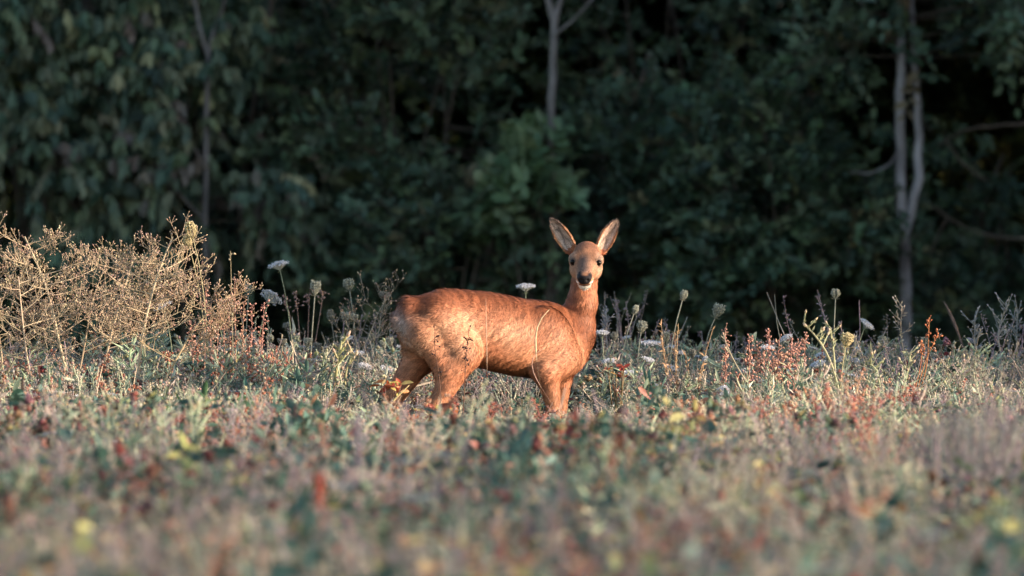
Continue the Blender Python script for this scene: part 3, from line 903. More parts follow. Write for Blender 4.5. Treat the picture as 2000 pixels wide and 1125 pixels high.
def surface_nets(F):
    s = F < 0
    n = np.array(F.shape)
    c = np.zeros(n - 1, np.int8)
    for i in (0, 1):
        for j in (0, 1):
            for k in (0, 1):
                c += s[i:n[0] - 1 + i, j:n[1] - 1 + j, k:n[2] - 1 + k]
    cells = np.argwhere((c > 0) & (c < 8))
    vid = np.full(n - 1, -1, np.int64); vid[tuple(cells.T)] = np.arange(len(cells))
    acc = np.zeros((len(cells), 3)); cnt = np.zeros(len(cells))
    cor = [(i, j, k) for i in (0, 1) for j in (0, 1) for k in (0, 1)]
    for p in cor:
        for d in range(3):
            if p[d]: continue
            q = list(p); q[d] = 1
            fa = F[tuple((cells + p).T)]; fb = F[tuple((cells + q).T)]
            m = (fa < 0) != (fb < 0)
            t = fa[m] / (fa[m] - fb[m])
            pos = np.repeat(np.array(p, float)[None], m.sum(), 0); pos[:, d] = t
            acc[m] += pos; cnt[m] += 1
    V = cells + acc / cnt[:, None]
    quads = []
    for d in range(3):
        e1, e2 = (d + 1) % 3, (d + 2) % 3
        a = [slice(None)] * 3; b = [slice(None)] * 3
        a[d] = slice(0, -1); b[d] = slice(1, None)
        ch = s[tuple(a)] != s[tuple(b)]
        idx = np.argwhere(ch)
        idx = idx[(idx[:, e1] > 0) & (idx[:, e2] > 0) & (idx[:, e1] < n[e1] - 1) & (idx[:, e2] < n[e2] - 1)]
        o1, o2 = np.zeros(3, int), np.zeros(3, int); o1[e1] = 1; o2[e2] = 1
        f = [vid[tuple((idx - o).T)] for o in (o1 + o2, o2, 0 * o1, o1)]
        q = np.stack(f, 1)
        fl = s[tuple(idx.T)]
        q[~fl] = q[~fl][:, ::-1]
        quads.append(q)
    return V, np.concatenate(quads)


V, Q = surface_nets(F)
V = lo + V * h_
# one light smoothing pass over the skin
nb = np.zeros_like(V); nc = np.zeros(len(V))
for a_, b_ in ((0, 1), (1, 2), (2, 3), (3, 0)):
    np.add.at(nb, Q[:, a_], V[Q[:, b_]]); np.add.at(nc, Q[:, a_], 1)
    np.add.at(nb, Q[:, b_], V[Q[:, a_]]); np.add.at(nc, Q[:, b_], 1)
V = V * .5 + .5 * nb / nc[:, None]
fn_ = np.cross(V[Q[:, 2]] - V[Q[:, 0]], V[Q[:, 3]] - V[Q[:, 1]])
VN = np.zeros_like(V)
for k in range(4): np.add.at(VN, Q[:, k], fn_)
VN = unit(VN)


def sst(a, b, x):
    t = np.clip((x - a) / (b - a), 0, 1); return t * t * (3 - 2 * t)


def coat(V, N):
    u = V[:, 0] * cs + V[:, 1] * sn; v = -V[:, 0] * sn + V[:, 1] * cs; z = V[:, 2]
    c = np.tile(A(.46, .185, .095), (len(V), 1))
    def mix(col, w): c[:] = c * (1 - w[:, None]) + np.array(col) * w[:, None]
    zt = np.interp(u, fx, fz + fh)
    body = 1 - sst(.34, .40, u) * sst(.60, .66, z)
    blot = .5 + .5 * np.sin(u * 21 + 2.0 * np.sin(z * 17)) * np.sin(z * 25 + 1.5 * np.sin(u * 13))
    mix((.60, .35, .21), .6 * blot * body * sst(.34, .5, z) * (1 - sst(.56, .66, z)))
    mix((.25, .08, .035), .9 * sst(-.13, -.01, z - zt) * body)             # darker saddle, with the weaker light on the back put into the coat
    mix((.30, .105, .045), .45 * sst(.16, .1, np.abs(u + .12)) * 0 + .35 * np.exp(-((u + .085) / .03) ** 2) * sst(.45, .6, z) * body)
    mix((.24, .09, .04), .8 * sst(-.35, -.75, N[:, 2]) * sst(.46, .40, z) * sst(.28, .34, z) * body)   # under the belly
    mix((.6, .52, .48), .95 * np.exp(-((u + .385) / .035) ** 2 - ((z - .565) / .06) ** 2 - (v / .07) ** 2))  # rump patch
    mix((.20, .07, .035), .8 * np.exp(-((u + .36) / .05) ** 2 - ((z - .645) / .03) ** 2))
    leg = sst(.34, .24, z)
    mix((.42, .19, .09), .6 * leg)
    mix((.03, .025, .022), sst(.045, .035, z))
    # head
    r = V - HC
    f, s, w = r @ hf, r @ hs, r @ hu
    hd = sst(-.03, .0, f) * sst(-.14, -.1, w) * (np.abs(s) < .085) * sst(.75, .77, z + f * .5)
    inh = ((f > -.02) & (np.abs(s) < .08) & (w > -.085)).astype(float)
    mix((.36, .18, .10), .8 * inh)
    mix((.22, .10, .06), .9 * inh * sst(.015, .04, w) * sst(.075, .01, f))        # crown of the head
    mix((.11, .085, .08), .9 * inh * np.exp(-((s + .006) / .024) ** 2) * sst(.05, .085, f) * sst(.16, .14, f) * sst(-.03, -.01, w))   # dark muzzle band
    mix((.44, .29, .21), .55 * inh * sst(.03, .05, np.abs(s)) * sst(.02, .06, f))
    for e in (-1, 1):
        d = np.linalg.norm(V - Hd(.07, .05 * e, .006), axis=1)
        mix((.05, .035, .03), .9 * sst(.024, .015, d))
    mix((.72, .68, .62), inh * sst(.122, .136, f) * sst(-.044, -.049, w) * sst(.026, .018, np.abs(s)))          # white chin
    mix((.72, .68, .62), inh * sst(.135, .148, f) * sst(.020, .025, np.abs(s)) * sst(-.026, -.031, w))
    mix((.010, .008, .010), inh * sst(.142, .150, f) * sst(-.039, -.034, w) * sst(.004, -.003, w) * sst(.033, .029, np.abs(s) + np.maximum(-.016 - w, 0) * .7))  # nose
    mix((.02, .016, .02), .9 * inh * sst(.13, .14, f) * np.exp(-((w + .0425) / .003) ** 2))
    # ears
    for base, a, op, b, Ln in EARS:
        q = V - base; t = (q @ a) / Ln; vv = q @ b; ww = q @ op
        shp = np.maximum(1.62 * (np.clip(t, 0, 1) + .10) ** .55 * (1 - np.clip(t, 0, .999)) ** .62, .02)
        ine = (t > .12) & (t < 1.05) & (np.abs(vv) < .05) & (np.abs(ww) < .05)
        e = np.abs(vv) / (.036 * shp)
        inner = ine * (N @ op > .15) * sst(.95, .75, e)
        mix((.33, .17, .09), .8 * ine * (1 - inner))
        mix((.58, .42, .33), inner)
        mix((.12, .08, .07), inner * .75 * np.exp(-((e - .25 - .25 * np.sin(t * 9)) / .16) ** 2))
        mix((.66, .54, .45), inner * .7 * np.exp(-((e - .62) / .15) ** 2) * sst(.75, .3, t))
        mix((.07, .05, .045), ine * sst(.85, 1.0, t + .25 * (e > .85)) * .9)
    return c


deer = thing('roe_deer', 'reddish brown roe deer standing side-on in the meadow, head turned to look ahead', 'deer', (DX, DY, 0))
mb = MB()
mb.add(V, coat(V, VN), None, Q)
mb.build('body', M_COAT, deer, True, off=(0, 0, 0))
# eyes
for e in (-1, 1):
    m = MB()
    c = Hd(.071, .0495 * e, .006); nu, nv = 14, 9
    th = np.linspace(0, math.pi, nv); ph = np.arange(nu) * 2 * math.pi / nu
    vv = np.stack([np.outer(np.sin(th), np.cos(ph)), np.outer(np.sin(th), np.sin(ph)), np.outer(np.cos(th), np.ones(nu))], -1).reshape(-1, 3) * .0138
    ii, jj = np.meshgrid(np.arange(nv - 1), np.arange(nu), indexing='ij')
    qq = np.stack([ii * nu + jj, (ii + 1) * nu + jj, (ii + 1) * nu + (jj + 1) % nu, ii * nu + (jj + 1) % nu], -1).reshape(-1, 4)
    m.add(vv + c, (.01, .01, .01), None, qq)
    m.build('eye', M_EYE, deer, True, off=(0, 0, 0))
# fur: short hairs lying along the coat
fc = V[Q].mean(1); fN = unit(fn_); area = np.linalg.norm(fn_, axis=1) * .5
NH = 150000
pk = R.choice(len(Q), NH, p=area / area.sum())
w4 = R.dirichlet((1, 1, 1, 1), NH)
P = (V[Q[pk]] * w4[..., None]).sum(1); Nn = unit((VN[Q[pk]] * w4[..., None]).sum(1))
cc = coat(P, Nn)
u = P[:, 0] * cs + P[:, 1] * sn; z = P[:, 2]
rel = P - HC; f_h = rel @ hf; w_h = rel @ hu
ishead = ((f_h > -.03) & (w_h > -.08) & (z > .7)) | (z > .80)
isneck = (~ishead) & (u > .33) & (z > .52)
isleg = z < .33
flow = np.tile(Lb(-.8, 0, -.55), (NH, 1))
flow += Lb(0, 0, 1) * (.35 * np.sin(u * 9 + 3 * np.sin(z * 8)))[:, None] + Lb(1, 0, 0) * (.3 * np.sin(z * 23 + u * 11))[:, None]
flow[isneck] = A(-.1, 0, -1); flow[isleg] = A(-.15, 0, -1)
flow[ishead] = -hf
for base, a, op, b, Ln in EARS:
    q = P - base; t = (q @ a) / Ln
    ine = (t > .1) & (np.abs(q @ b) < .05) & (np.abs(q @ op) < .05) & (z > .85)
    flow[ine] = a
flow += R.normal(size=flow.shape) * .28
tng = unit(flow - Nn * (flow * Nn).sum(1, keepdims=True))
ln = R.uniform(.014, .030, NH)
rump = np.exp(-((u + .36) / .07) ** 2) * (z > .45)
ln *= 1 + .7 * rump
ln[ishead] *= .42; ln[isneck] *= .8; ln[isleg] *= .65
al = -.8 * u - .55 * z; ac = .55 * u - .8 * z + .5 * (-P[:, 0] * sn + P[:, 1] * cs)
clump = sum(np.sin(ac * f_ + al * g_ + q_ + 1.5 * np.sin(al * 31 + q_)) for f_, g_, q_ in zip(R.uniform(110, 330, 7), R.uniform(-70, 70, 7), R.uniform(0, 6.28, 7))) / 3.0
clump = np.clip(clump, -1.2, 1.2)
lift = (.15 + .06 * clump + .12 * rump)[:, None]
nose = (f_h > .15) & ishead & (w_h > -.05)
eyed = np.minimum(*[np.linalg.norm(P - Hd(.071, .05 * e, .006), axis=1) for e in (-1, 1)]) < .018
hoof = z < .05
ok = ~(nose | eyed | hoof)
P, Nn, tng, ln, lift, cc, clump = P[ok], Nn[ok], tng[ok], ln[ok], lift[ok], cc[ok], clump[ok]
n = len(P)
sd = np.cross(Nn, tng)
wd = .0013
b0 = P - Nn * .001
m1 = P + (tng * .55 + Nn * lift * 1.1) * ln[:, None]
m2 = P + (tng * 1.0 + Nn * lift * 1.1) * ln[:, None]
HV = np.stack([b0 - sd * wd, b0 + sd * wd, m1 - sd * wd * .8, m1 + sd * wd * .8, m2], 1).reshape(-1, 3)
hc = cc * (1 + .22 * clump[:, None]) * R.uniform(.6, 1.35, (n, 1))
bb = (np.arange(n) * 5)[:, None]
mb = MB()
mb.add(HV, np.repeat(hc, 5, 0), bb + [2, 3, 4], bb + [0, 1, 3, 2])
fur = mb.build('fur', M_FUR, deer, True, off=(0, 0, 0))
fur['kind'] = 'stuff'


# ------------------------------------------------------------------ single plants one can pick out
def stem_path(head, low, Y, lean=0.0, n=9):
    """head and a lower stem pixel give the slope; the stem then runs down to the ground"""
    h = px(*head, Y); l = px(*low, Y)
    k = h[2] / max(h[2] - l[2], .03)
    gx_ = h[0] + (l[0] - h[0]) * min(k, 2.2)
    g = A(gx_, Y + lean, 0)
    mid = l * .75 + (h + (g - h) * ((h[2] - l[2]) / h[2])) * .25
    return curve([g - A(0, 0, .02), mid, h], n), g


def frame_at(p):
    d = unit(p[-1] - p[-2]); u = unit(np.cross(d, A(0, 1, .05))); return u, np.cross(d, u), d


SEEDC = {'grey': (.34, .34, .27), 'tan': (.5, .42, .24), 'dark': (.24, .23, .19)}


def nest(label, head, size, low, Y, tone='grey', openness=.3, group=None, second=None):
    """wild carrot gone to seed: a cup of rays curled inwards over a stem"""
    base = (head[0], head[1] + size[1] * .5)
    p, g = stem_path(base, low, Y)
    root = thing('wild_carrot_seed_head', label, 'seed head', g, group)
    c = np.array(SEEDC[tone])
    st_ = MB(); st_.tube(p, np.linspace(.0032, .0019, 9), c * .85, 5)
    st_.build('stem', M_SEED, root)
    heads = [(p, size)]
    if second:
        h2, s2, l2 = second
        p2 = curve([p[3], px(*l2, Y + .02), px(h2[0], h2[1] + s2[1] * .5, Y + .02)], 8)
        m = MB(); m.tube(p2, np.linspace(.0024, .0016, 8), c * .8, 5); m.build('stem', M_SEED, root)
        heads.append((p2, s2))
    for pp, sz in heads:
        u, v, d = frame_at(pp)
        r = sz[0] * Y / FPX / 2 * .88; hh = sz[1] * Y / FPX * .92
        m = MB(); t = np.linspace(0, 1, 6)
        nr = 26
        ends, dirs = [], []
        for k in range(nr):
            ring = 1.0 if k < 17 else .5
            a = k * 2.4 + R.normal() * .15; o_ = u * math.cos(a) + v * math.sin(a)
            rad = r * ring * (np.sin(t * math.pi * (.86 - openness * .45)) ** .75) * R.uniform(.9, 1.1)
            hz_ = hh * (t ** 1.15) * R.uniform(.85, 1.05)
            q = pp[-1] + o_ * rad[:, None] + d * hz_[:, None]
            m.segs(q[:-1], q[1:], np.linspace(.0013, .001, 5), np.linspace(.0012, .001, 5), c * R.uniform(.75, 1.15), 3)
            for w_ in (3, 4, 5):
                ends.append(q[w_]); dirs.append(unit(q[w_] - q[w_ - 1]))
        m.build('rays', M_SEED, root)
        ends = np.repeat(np.array(ends), 3, 0); dirs = np.repeat(np.array(dirs), 3, 0)
        ends = ends + R.normal(size=ends.shape) * r * .08
        m = MB(); m.octas(ends, .0019 * max(1, r / .016), c * R.uniform(.7, 1.35, (len(ends), 1)), 1.6, unit(dirs + R.normal(size=dirs.shape) * .5))
        m.build('seeds', M_SEED, root)['kind'] = 'stuff'
        m = MB()
        for k in range(9):
            a = k * .7; o_ = u * math.cos(a) + v * math.sin(a)
            q = np.stack([pp[-1], pp[-1] + o_ * r * .6 - d * r * .1, pp[-1] + o_ * r * 1.1 + d * r * .1])
            m.segs(q[:-1], q[1:], .0007, .0005, c * .8)
        m.build('bracts', M_SEED, root)
    return root


def umbel(label, head, size, low, Y, tilt=(0, 0), group=None, col=(.74, .73, .76), convex=.25):
    """open flat white flower head"""
    base = (head[0], head[1] + size[1] * .55)
    p, g = stem_path(base, low, Y)
    root = thing('wild_carrot_flower', label, 'flower', g, group)
    m = MB(); m.tube(p, np.linspace(.003, .0016, 9), (.26, .29, .19), 5); m.build('stem', M_SEED, root)
    u, v, d = frame_at(p)
    d = unit(d + A(tilt[0], tilt[1], 0)); u = unit(np.cross(d, A(0, 1, .05))); v = np.cross(d, u)
    r = size[0] * Y / FPX / 2 * .95; hh = size[1] * Y / FPX * .95
    nr = 30
    k = np.arange(nr); rr = r * np.sqrt((k + .5) / nr) * R.uniform(.9, 1.1, nr); a = k * 2.4 + R.normal(size=nr) * .15
    E = p[-1] + (u * np.cos(a)[:, None] + v * np.sin(a)[:, None]) * rr[:, None] + d * (hh * (.75 + convex * (.4 - (rr / r) ** 2)))[:, None]
    m = MB(); m.segs(np.repeat(p[-1][None], nr, 0), E, .0012, .0012, (.46, .47, .42)); m.build('rays', M_SEED, root)
    pn = 16
    P_ = np.repeat(E, pn, 0)
    aa = R.uniform(0, 6.28, nr * pn); ru = r * .17 * np.sqrt(R.uniform(0, 1, nr * pn))
    P_ = P_ + (u * np.cos(aa)[:, None] + v * np.sin(aa)[:, None]) * ru[:, None] + d * R.uniform(-.004, .004, (nr * pn, 1)) * (r / .04)
    dd = unit(u * np.cos(aa)[:, None] + v * np.sin(aa)[:, None] + R.normal(size=P_.shape) * .3)
    m = MB(); m.ovals(P_, dd, d + R.normal(size=P_.shape) * .6, r * .16, r * .14, np.array(col) * R.uniform(.85, 1.05, (nr * pn, 1)))
    m.segs(np.repeat(E, 5, 0) - d * hh * .22, P_[::pn].repeat(5, 0) + R.normal(size=(nr * 5, 3)) * r * .06, .0005, .0004, (.4, .42, .36))
    m.build('petals', M_PETAL, root)['kind'] = 'stuff'
    m = MB()
    for k in range(8):
        a_ = k * .785; o_ = u * math.cos(a_) + v * math.sin(a_)
        m.segs(p[-1], p[-1] + o_ * r * .3 - d * r * .14, .0007, .0004, (.26, .29, .19))
    m.build('bracts', M_SEED, root)
    return root


# seed heads: label, head centre, size, a lower point of the stem, depth, tone, openness
NESTS = [
    ('tall tan wild carrot stem with two closed heads above the dry branching stalks', (377, 448), (25, 34), (398, 520), 60.6, 'tan', .1, ((369, 470), (18, 22), (385, 530))),
    ('grey closed seed head beside the tilted white flower seen from behind', (485, 565), (20, 22), (480, 640), 62.4, 'grey', .2, None),
    ('grey barrel-shaped seed head on a straight upright stem among dead flower stalks', (615, 562), (21, 29), (608, 650), 62.2, 'grey', .45, None),
    ('grey cup-shaped seed head with curved stem behind the deer\'s rump', (683, 556), (22, 23), (694, 620), 62.6, 'grey', .4, None),
    ('narrow seed head curled like a hook among twigs behind the rump', (648, 617), (16, 26), (655, 660), 62.5, 'dark', .1, None),
    ('wide half-open seed head among twigs behind the deer\'s rump', (681, 621), (36, 19), (672, 680), 62.4, 'grey', .9, None),
    ('small flat half-open seed head over fine twigs close to the deer\'s tail', (751, 577), (22, 12), (738, 620), 62.9, 'dark', .9, None),
    ('small closed seed head on a slanting stem next to the deer\'s chest', (1238, 604), (13, 18), (1215, 660), 61.5, 'grey', .1, None),
    ('round grey seed head low over the small white flowers by the deer\'s chest', (1252, 638), (20, 23), (1245, 665), 61.6, 'grey', .3, None),
    ('small closed seed head on the longest bare slanting stem', (1333, 576), (16, 20), (1312, 640), 61.6, 'grey', .1, None),
    ('large grey seed head on a slanting stem above tan dead fern', (1397, 606), (24, 28), (1376, 640), 61.8, 'grey', .35, None),
    ('small dark seed head sunk in the plants below the tan dead fern', (1352, 690), (15, 17), (1348, 720), 61.4, 'dark', .3, None),
    ('round greenish seed head on the tall upright stem over pale fleshy stalks', (1632, 574), (19, 19), (1628, 640), 61.2, 'grey', .25, None),
    ('yellow sunlit seed head shaped like a bird\'s nest', (1652, 664), (27, 27), (1643, 710), 60.2, 'tan', .45, None),
    ('small dark seed head tucked behind the pale fleshy stalks', (1612, 673), (14, 18), (1608, 700), 62.2, 'dark', .2, None),
    ('oval grey seed head on a stem bending away from the yellow nest', (1727, 667), (18, 24), (1738, 705), 61.6, 'grey', .2, None),
    ('small round seed head at the deer\'s chest beside white flowers', (1200, 657), (15, 17), (1197, 690), 61.7, 'dark', .2, None),
    ('small round seed head between the crossing bare stems', (562, 637), (15, 15), (572, 665), 62.5, 'dark', .3, None),
]
for lab, hd_, sz, lw, Y_, tone, op_, sec in NESTS:
    nest(lab, hd_, sz, lw, Y_, tone, op_, second=sec)
for hd_, sz, Y_ in (((740, 690), (20, 22), 61.9), ((762, 667), (17, 18), 62.0), ((716, 705), (20, 20), 61.9), ((727, 660), (16, 18), 62.5), ((700, 725), (20, 16), 61.7), ((771, 700), (14, 16), 61.8)):
    nest('small grey seed head in the tangle close behind the deer\'s rump', hd_, sz, (hd_[0] + R.uniform(-6, 6), hd_[1] + 40), Y_, 'grey', .3, 'small seed heads behind the rump')

UMB = [
    ('tall open white flower head on the long curving stem', (547, 517), (40, 20), (566, 590), 62.3, (0, -.1)),
    ('tilted white flower head seen from behind, showing its underside', (524, 578), (42, 24), (505, 625), 62.3, (.25, .55)),
    ('single white flower head peeping over the deer\'s back', (1027, 560), (37, 19), (1027, 600), 61.5, (0, -.1)),
    ('flat white flower head caught in the dry branching stalks', (321, 597), (38, 14), (335, 640), 61.6, (-.2, -.1)),
    ('flat white flower head touching the front of the deer\'s neck', (1176, 650), (28, 14), (1180, 690), 61.4, (.1, -.2)),
    ('broad flat white flower head below the round grey seed head', (1273, 671), (42, 13), (1270, 710), 61.4, (0, -.15)),
    ('tilted white flower head on the slanting stem behind the yellow nest', (1688, 632), (32, 17), (1668, 680), 61.6, (.45, -.25)),
    ('flat white flower head just beside the yellow nest', (1663, 703), (35, 14), (1655, 735), 61.3, (.1, -.2)),
    ('curled white flower head rising over the rusty sorrel stalks', (1540, 660), (28, 20), (1538, 690), 61.2, (-.5, -.2)),
    ('drooping mauve-white flower head below the pale fleshy stalks', (1600, 711), (32, 15), (1606, 740), 61.0, (-.2, -.3)),
    ('flat white flower head leaning in the rusty sorrel stalks', (1497, 742), (34, 12), (1490, 770), 60.6, (-.35, -.2)),
    ('bright white ruffled flower head low in the green clover', (1416, 760), (28, 24), (1418, 790), 59.7, (-.1, -.9)),
    ('pale flower head beside the stem of the bent fleshy stalk', (1454, 725), (22, 16), (1458, 750), 60.8, (.3, -.4)),
    ('white flower head resting against the back of the deer\'s thigh', (786, 681), (28, 11), (780, 720), 61.6, (.35, -.1)),
]
for lab, hd_, sz, lw, Y_, tl in UMB:
    umbel(lab, hd_, sz, lw, Y_, tl)
for hd_, sz, Y_ in (((712, 715), (30, 14), 61.4), ((757, 722), (34, 12), 61.5), ((700, 690), (24, 12), 62), ((742, 752), (24, 11), 61.0), ((680, 660), (22, 11), 62.3)):
    umbel('low white flower head in the shade close behind the deer\'s rump', hd_, sz, (hd_[0] + R.uniform(-5, 5), hd_[1] + 35), Y_, (R.normal() * .25, -.3), 'low white flowers behind the rump')
for hd_, sz, Y_ in (((1311, 677), (18, 9), 61.8), ((1225, 659), (17, 9), 61.9), ((1277, 752), (17, 12), 60.6), ((1235, 730), (36, 14), 61.0), ((1265, 702), (26, 10), 61.3), ((1190, 705), (26, 12), 61.2)):
    umbel('small white flower head between the deer\'s chest and the tan dead fern', hd_, sz, (hd_[0] + R.uniform(-5, 5), hd_[1] + 35), Y_, (R.normal() * .25, -.25), 'small white flowers beside the deer\'s chest')
for hd_, sz, Y_ in (((1855, 700), (26, 14), 61.9), ((1935, 720), (22, 12), 61.8), ((1895, 665), (20, 14), 62.0), ((1785, 735), (24, 12), 61.3)):
    umbel('small mauve-white flower head among the grey woolly plants', hd_, sz, (hd_[0] + R.uniform(-5, 5), hd_[1] + 35), Y_, (R.normal() * .3, -.25), 'small flowers among the grey woolly plants', col=(.55, .53, .6))


for k in range(14):
    hx = 1300 + k * 28 + R.normal() * 8; hy = R.uniform(672, 735)
    umbel('small pale flower head in the tangle between tan dead fern and yellow nest', (hx, hy), (R.uniform(14, 28), R.uniform(8, 15)), (hx + R.normal() * 8, hy + 35), R.uniform(60.7, 62.4), (R.normal() * .35, -.25 + R.normal() * .25), 'small pale flowers between fern and nest', convex=R.uniform(-.2, .5))
for k in range(12):
    hx = (1190 + k * 62 + R.normal() * 14); hy = R.uniform(655, 715)
    nest('little drab seed head along the shaded meadow edge beyond the deer\'s chest', (hx, hy), (R.uniform(10, 18), R.uniform(11, 20)), (hx + R.normal() * 12, hy + 40), R.uniform(61.3, 62.8), ['grey', 'dark'][k % 2], R.uniform(.1, .8), 'little seed heads along the shaded edge')
for k in range(9):
    hx = (470 + k * 34 + R.normal() * 10); hy = R.uniform(630, 720)
    nest('little drab seed head between the tall white flower and the deer\'s rump', (hx, hy), (R.uniform(10, 18), R.uniform(11, 20)), (hx + R.normal() * 12, hy + 40), R.uniform(61.6, 62.8), ['grey', 'dark'][k % 2], R.uniform(.1, .8), 'little seed heads before the rump')


# dry much-branched stalks with little pods
def dry_bush(label, stem, Y, r, branches, col=(.62, .48, .32), pods=8):
    p = curve([px(x, y, Y) for x, y in stem], 12)
    g = p[0].copy(); g[2] = 0
    p = np.concatenate([[g - A(0, 0, .02)], p])
    root = thing('dry_branching_stalk', label, 'dry plant', g)
    r *= .72
    m = MB(); m.tube(p, np.linspace(r, r * .4, 13), np.array(col), 7); m.build('stem', M_DRY, root, True)
    for k, (t, dx, dy, dpt) in enumerate(branches):
        f = t * 12; i_ = min(int(f), 11); b = p[i_] * (1 - (f - i_)) + p[i_ + 1] * (f - i_)
        e = b + A(dx, 0, -dy) * Y / FPX + A(0, dpt, 0)
        q = curve([b, (b + e) / 2 + A(R.normal() * .012, R.normal() * .02, -.004 + R.normal() * .006), e], 7)
        m = MB(); c = np.array(col) * R.uniform(.5, 1.1)
        m.tube(q, np.linspace(r * .36, r * .14, 7), c, 5)
        br = m.build('branch', M_DRY, root)
        m = MB()
        L = np.linalg.norm(e - b)
        nt = max(4, int(L / .019))
        tt = R.uniform(.22, 1, nt); fi = tt * 6; ii_ = np.minimum(fi.astype(int), 5); B = q[ii_] + (q[ii_ + 1] - q[ii_]) * (fi - ii_)[:, None]
        ax_ = unit(e - b)
        D_ = unit(ax_ * .5 + R.normal(size=(nt, 3)) * .55 + A(0, 0, .5))
        E = B + D_ * R.uniform(.02, .075, (nt, 1))
        m.segs(B, E, r * .14 + .0006, .0009, c * .95)
        E = np.concatenate([E, q[-1:]]); D_ = np.concatenate([D_, ax_[None]])
        B2 = np.repeat(E, pods // 2, 0); D2 = unit(np.repeat(D_, pods // 2, 0) * .6 + R.normal(size=(len(B2), 3)) * .5 + A(0, 0, .35))
        E2 = B2 + D2 * R.uniform(.008, .03, (len(B2), 1))
        m.segs(B2, E2, .0009, .0008, c * .9)
        m.octas(E2 + D2 * .004, R.uniform(.0022, .0036, len(E2)), pick([(.5, .37, .25), (.38, .26, .18), (.45, .3, .24), (.24, .17, .13), (.56, .46, .3)], [3, 3, 2, 3, 2], len(E2)), 2.3, D2)
        m.build('pods', M_DRY, br, off=root.location)['kind'] = 'stuff'
    return root


def fan(n, reach, up, side=0):
    out = []
    for k in range(n):
        t = .28 + .70 * (k + R.uniform(0, .7)) / n
        sg = (1 if k % 2 else -1) if side == 0 else (side if R.uniform() < .75 else -side)
        ln_ = reach * (1.25 - .8 * t) * R.uniform(.6, 1.2)
        out.append((t, sg * ln_, -up * 1.5 * ln_ * R.uniform(.35, 1.3), R.normal() * .06))
    return out


dry_bush('dry straw-coloured branching stalk curving away from its neighbours', [(142, 760), (118, 690), (103, 600), (80, 530), (48, 462)], 60.9, .0105, fan(22, 120, .38))
dry_bush('thin dry stalk with sparse side twigs beside the curving straw stalk', [(72, 790), (52, 700), (42, 610), (36, 540)], 60.6, .0075, fan(14, 100, .5))
dry_bush('pale dry stalk with long twigs sweeping up one side', [(198, 740), (215, 660), (238, 580), (262, 500)], 61.1, .009, fan(18, 130, .42, 1))
dry_bush('tallest dry branching stalk, straight and thick, beneath the tan two-headed carrot', [(268, 740), (280, 640), (300, 560), (320, 500), (338, 462)], 60.7, .0105, fan(22, 112, .32))
dry_bush('dry stalk leaning far over with bare forked twigs', [(312, 760), (345, 700), (382, 635), (420, 595), (450, 575)], 60.3, .008, fan(15, 100, .35, 1), (.5, .36, .22))
dry_bush('dry stalk with tangled twigs between the curving and the straight stalks', [(150, 750), (168, 660), (178, 590), (205, 520)], 61.5, .007, fan(18, 110, .42), (.42, .31, .21))
dry_bush('low dry stalk at the outer edge of the branching stalks', [(8, 760), (2, 680), (-12, 600), (-20, 530)], 61.2, .008, fan(15, 120, .45, 1), (.46, .34, .22))
dry_bush('fine twiggy dry plant behind the deer\'s tail', [(690, 745), (705, 690), (728, 640), (742, 600), (765, 570)], 62.3, .0035, fan(12, 46, 1.0), (.36, .31, .26), 5)


# rusty seed stalks
def sorrel(label, stem, Y, col, n=46, group=None, r=.0026, top=.5):
    p = curve([px(x, y, Y) for x, y in stem], 10)
    g = p[0].copy(); g[2] = 0
    p = np.concatenate([[g - A(0, 0, .02)], p])
    root = thing('sorrel_stalk', label, 'seed stalk', g, group)
    m = MB(); m.tube(p, np.linspace(r, r * .5, 11), np.array(col) * .9, 5); m.build('stem', M_DRY, root)
    m = MB()
    B = along(p[None], R.uniform(top, 1, (1, n)))[0]; d = rnd_dir(n, .7)
    E = B + d * R.uniform(.006, .026, (n, 1))
    m.segs(B, E, .0009, .0007, col)
    m.octas(E, R.uniform(.003, .0058, n), np.array(col) * R.uniform(.7, 1.35, (n, 1)), 1.5, d)
    m.build('seeds', M_DRY, root)['kind'] = 'stuff'
    return root


RUST = (.5, .27, .2)
for x0, x1, yt in ((1418, 1417, 640), (1465, 1463, 655), (1500, 1502, 645), (1488, 1492, 690), (1512, 1522, 665), (1525, 1530, 690), (1535, 1548, 660), (1545, 1560, 672), (1505, 1512, 700), (1478, 1480, 668), (1562, 1574, 650)):
    sorrel('rusty pink sorrel stalk in the cluster below the curled white flower', [(x0, 800), ((x0 + x1) / 2, 740), (x1, yt)], R.uniform(60.1, 60.9), RUST, 60, 'rusty sorrel cluster', .0028, .42)
for x0, x1, yt in ((398, 402, 560), (420, 428, 590), (440, 436, 582), (462, 458, 540), (470, 476, 590), (450, 447, 600), (490, 492, 595), (505, 516, 590), (415, 410, 620), (380, 372, 625)):
    sorrel('pinkish dry sorrel stalk between the branching stalks and the tilted flower', [(x0, 780), ((x0 + x1) / 2, 690), (x1, yt)], R.uniform(60.4, 61.3), (.44, .24, .18), 40, 'pinkish sorrel stalks', .0026, .55)
sorrel('thin bare stalk standing straight above the pinkish sorrel', [(455, 700), (453, 600), (450, 490)], 61.0, (.38, .32, .2), 4, None, .0022, .9)
for x0, x1, yt in ((590, 578, 575), (600, 604, 572), (610, 632, 568), (595, 555, 585)):
    sorrel('dead pinkish flower stalk behind the barrel-shaped seed head', [(x0, 700), ((x0 + x1) / 2, 640), (x1, yt)], R.uniform(62.6, 63.4), (.36, .23, .2), 16, 'dead stalks behind the barrel-shaped seed head', .0022, .82)
for x0, x1, yt in ((1812, 1815, 620), (1805, 1833, 650), (1800, 1800, 668)):
    sorrel('forked stalk with orange seed clusters over pale stems', [(x0 - 18, 780), (x0, 710), (x1, yt)], 60.6, (.5, .2, .09), 16, 'orange-seeded stalk forks', .0028, .75)


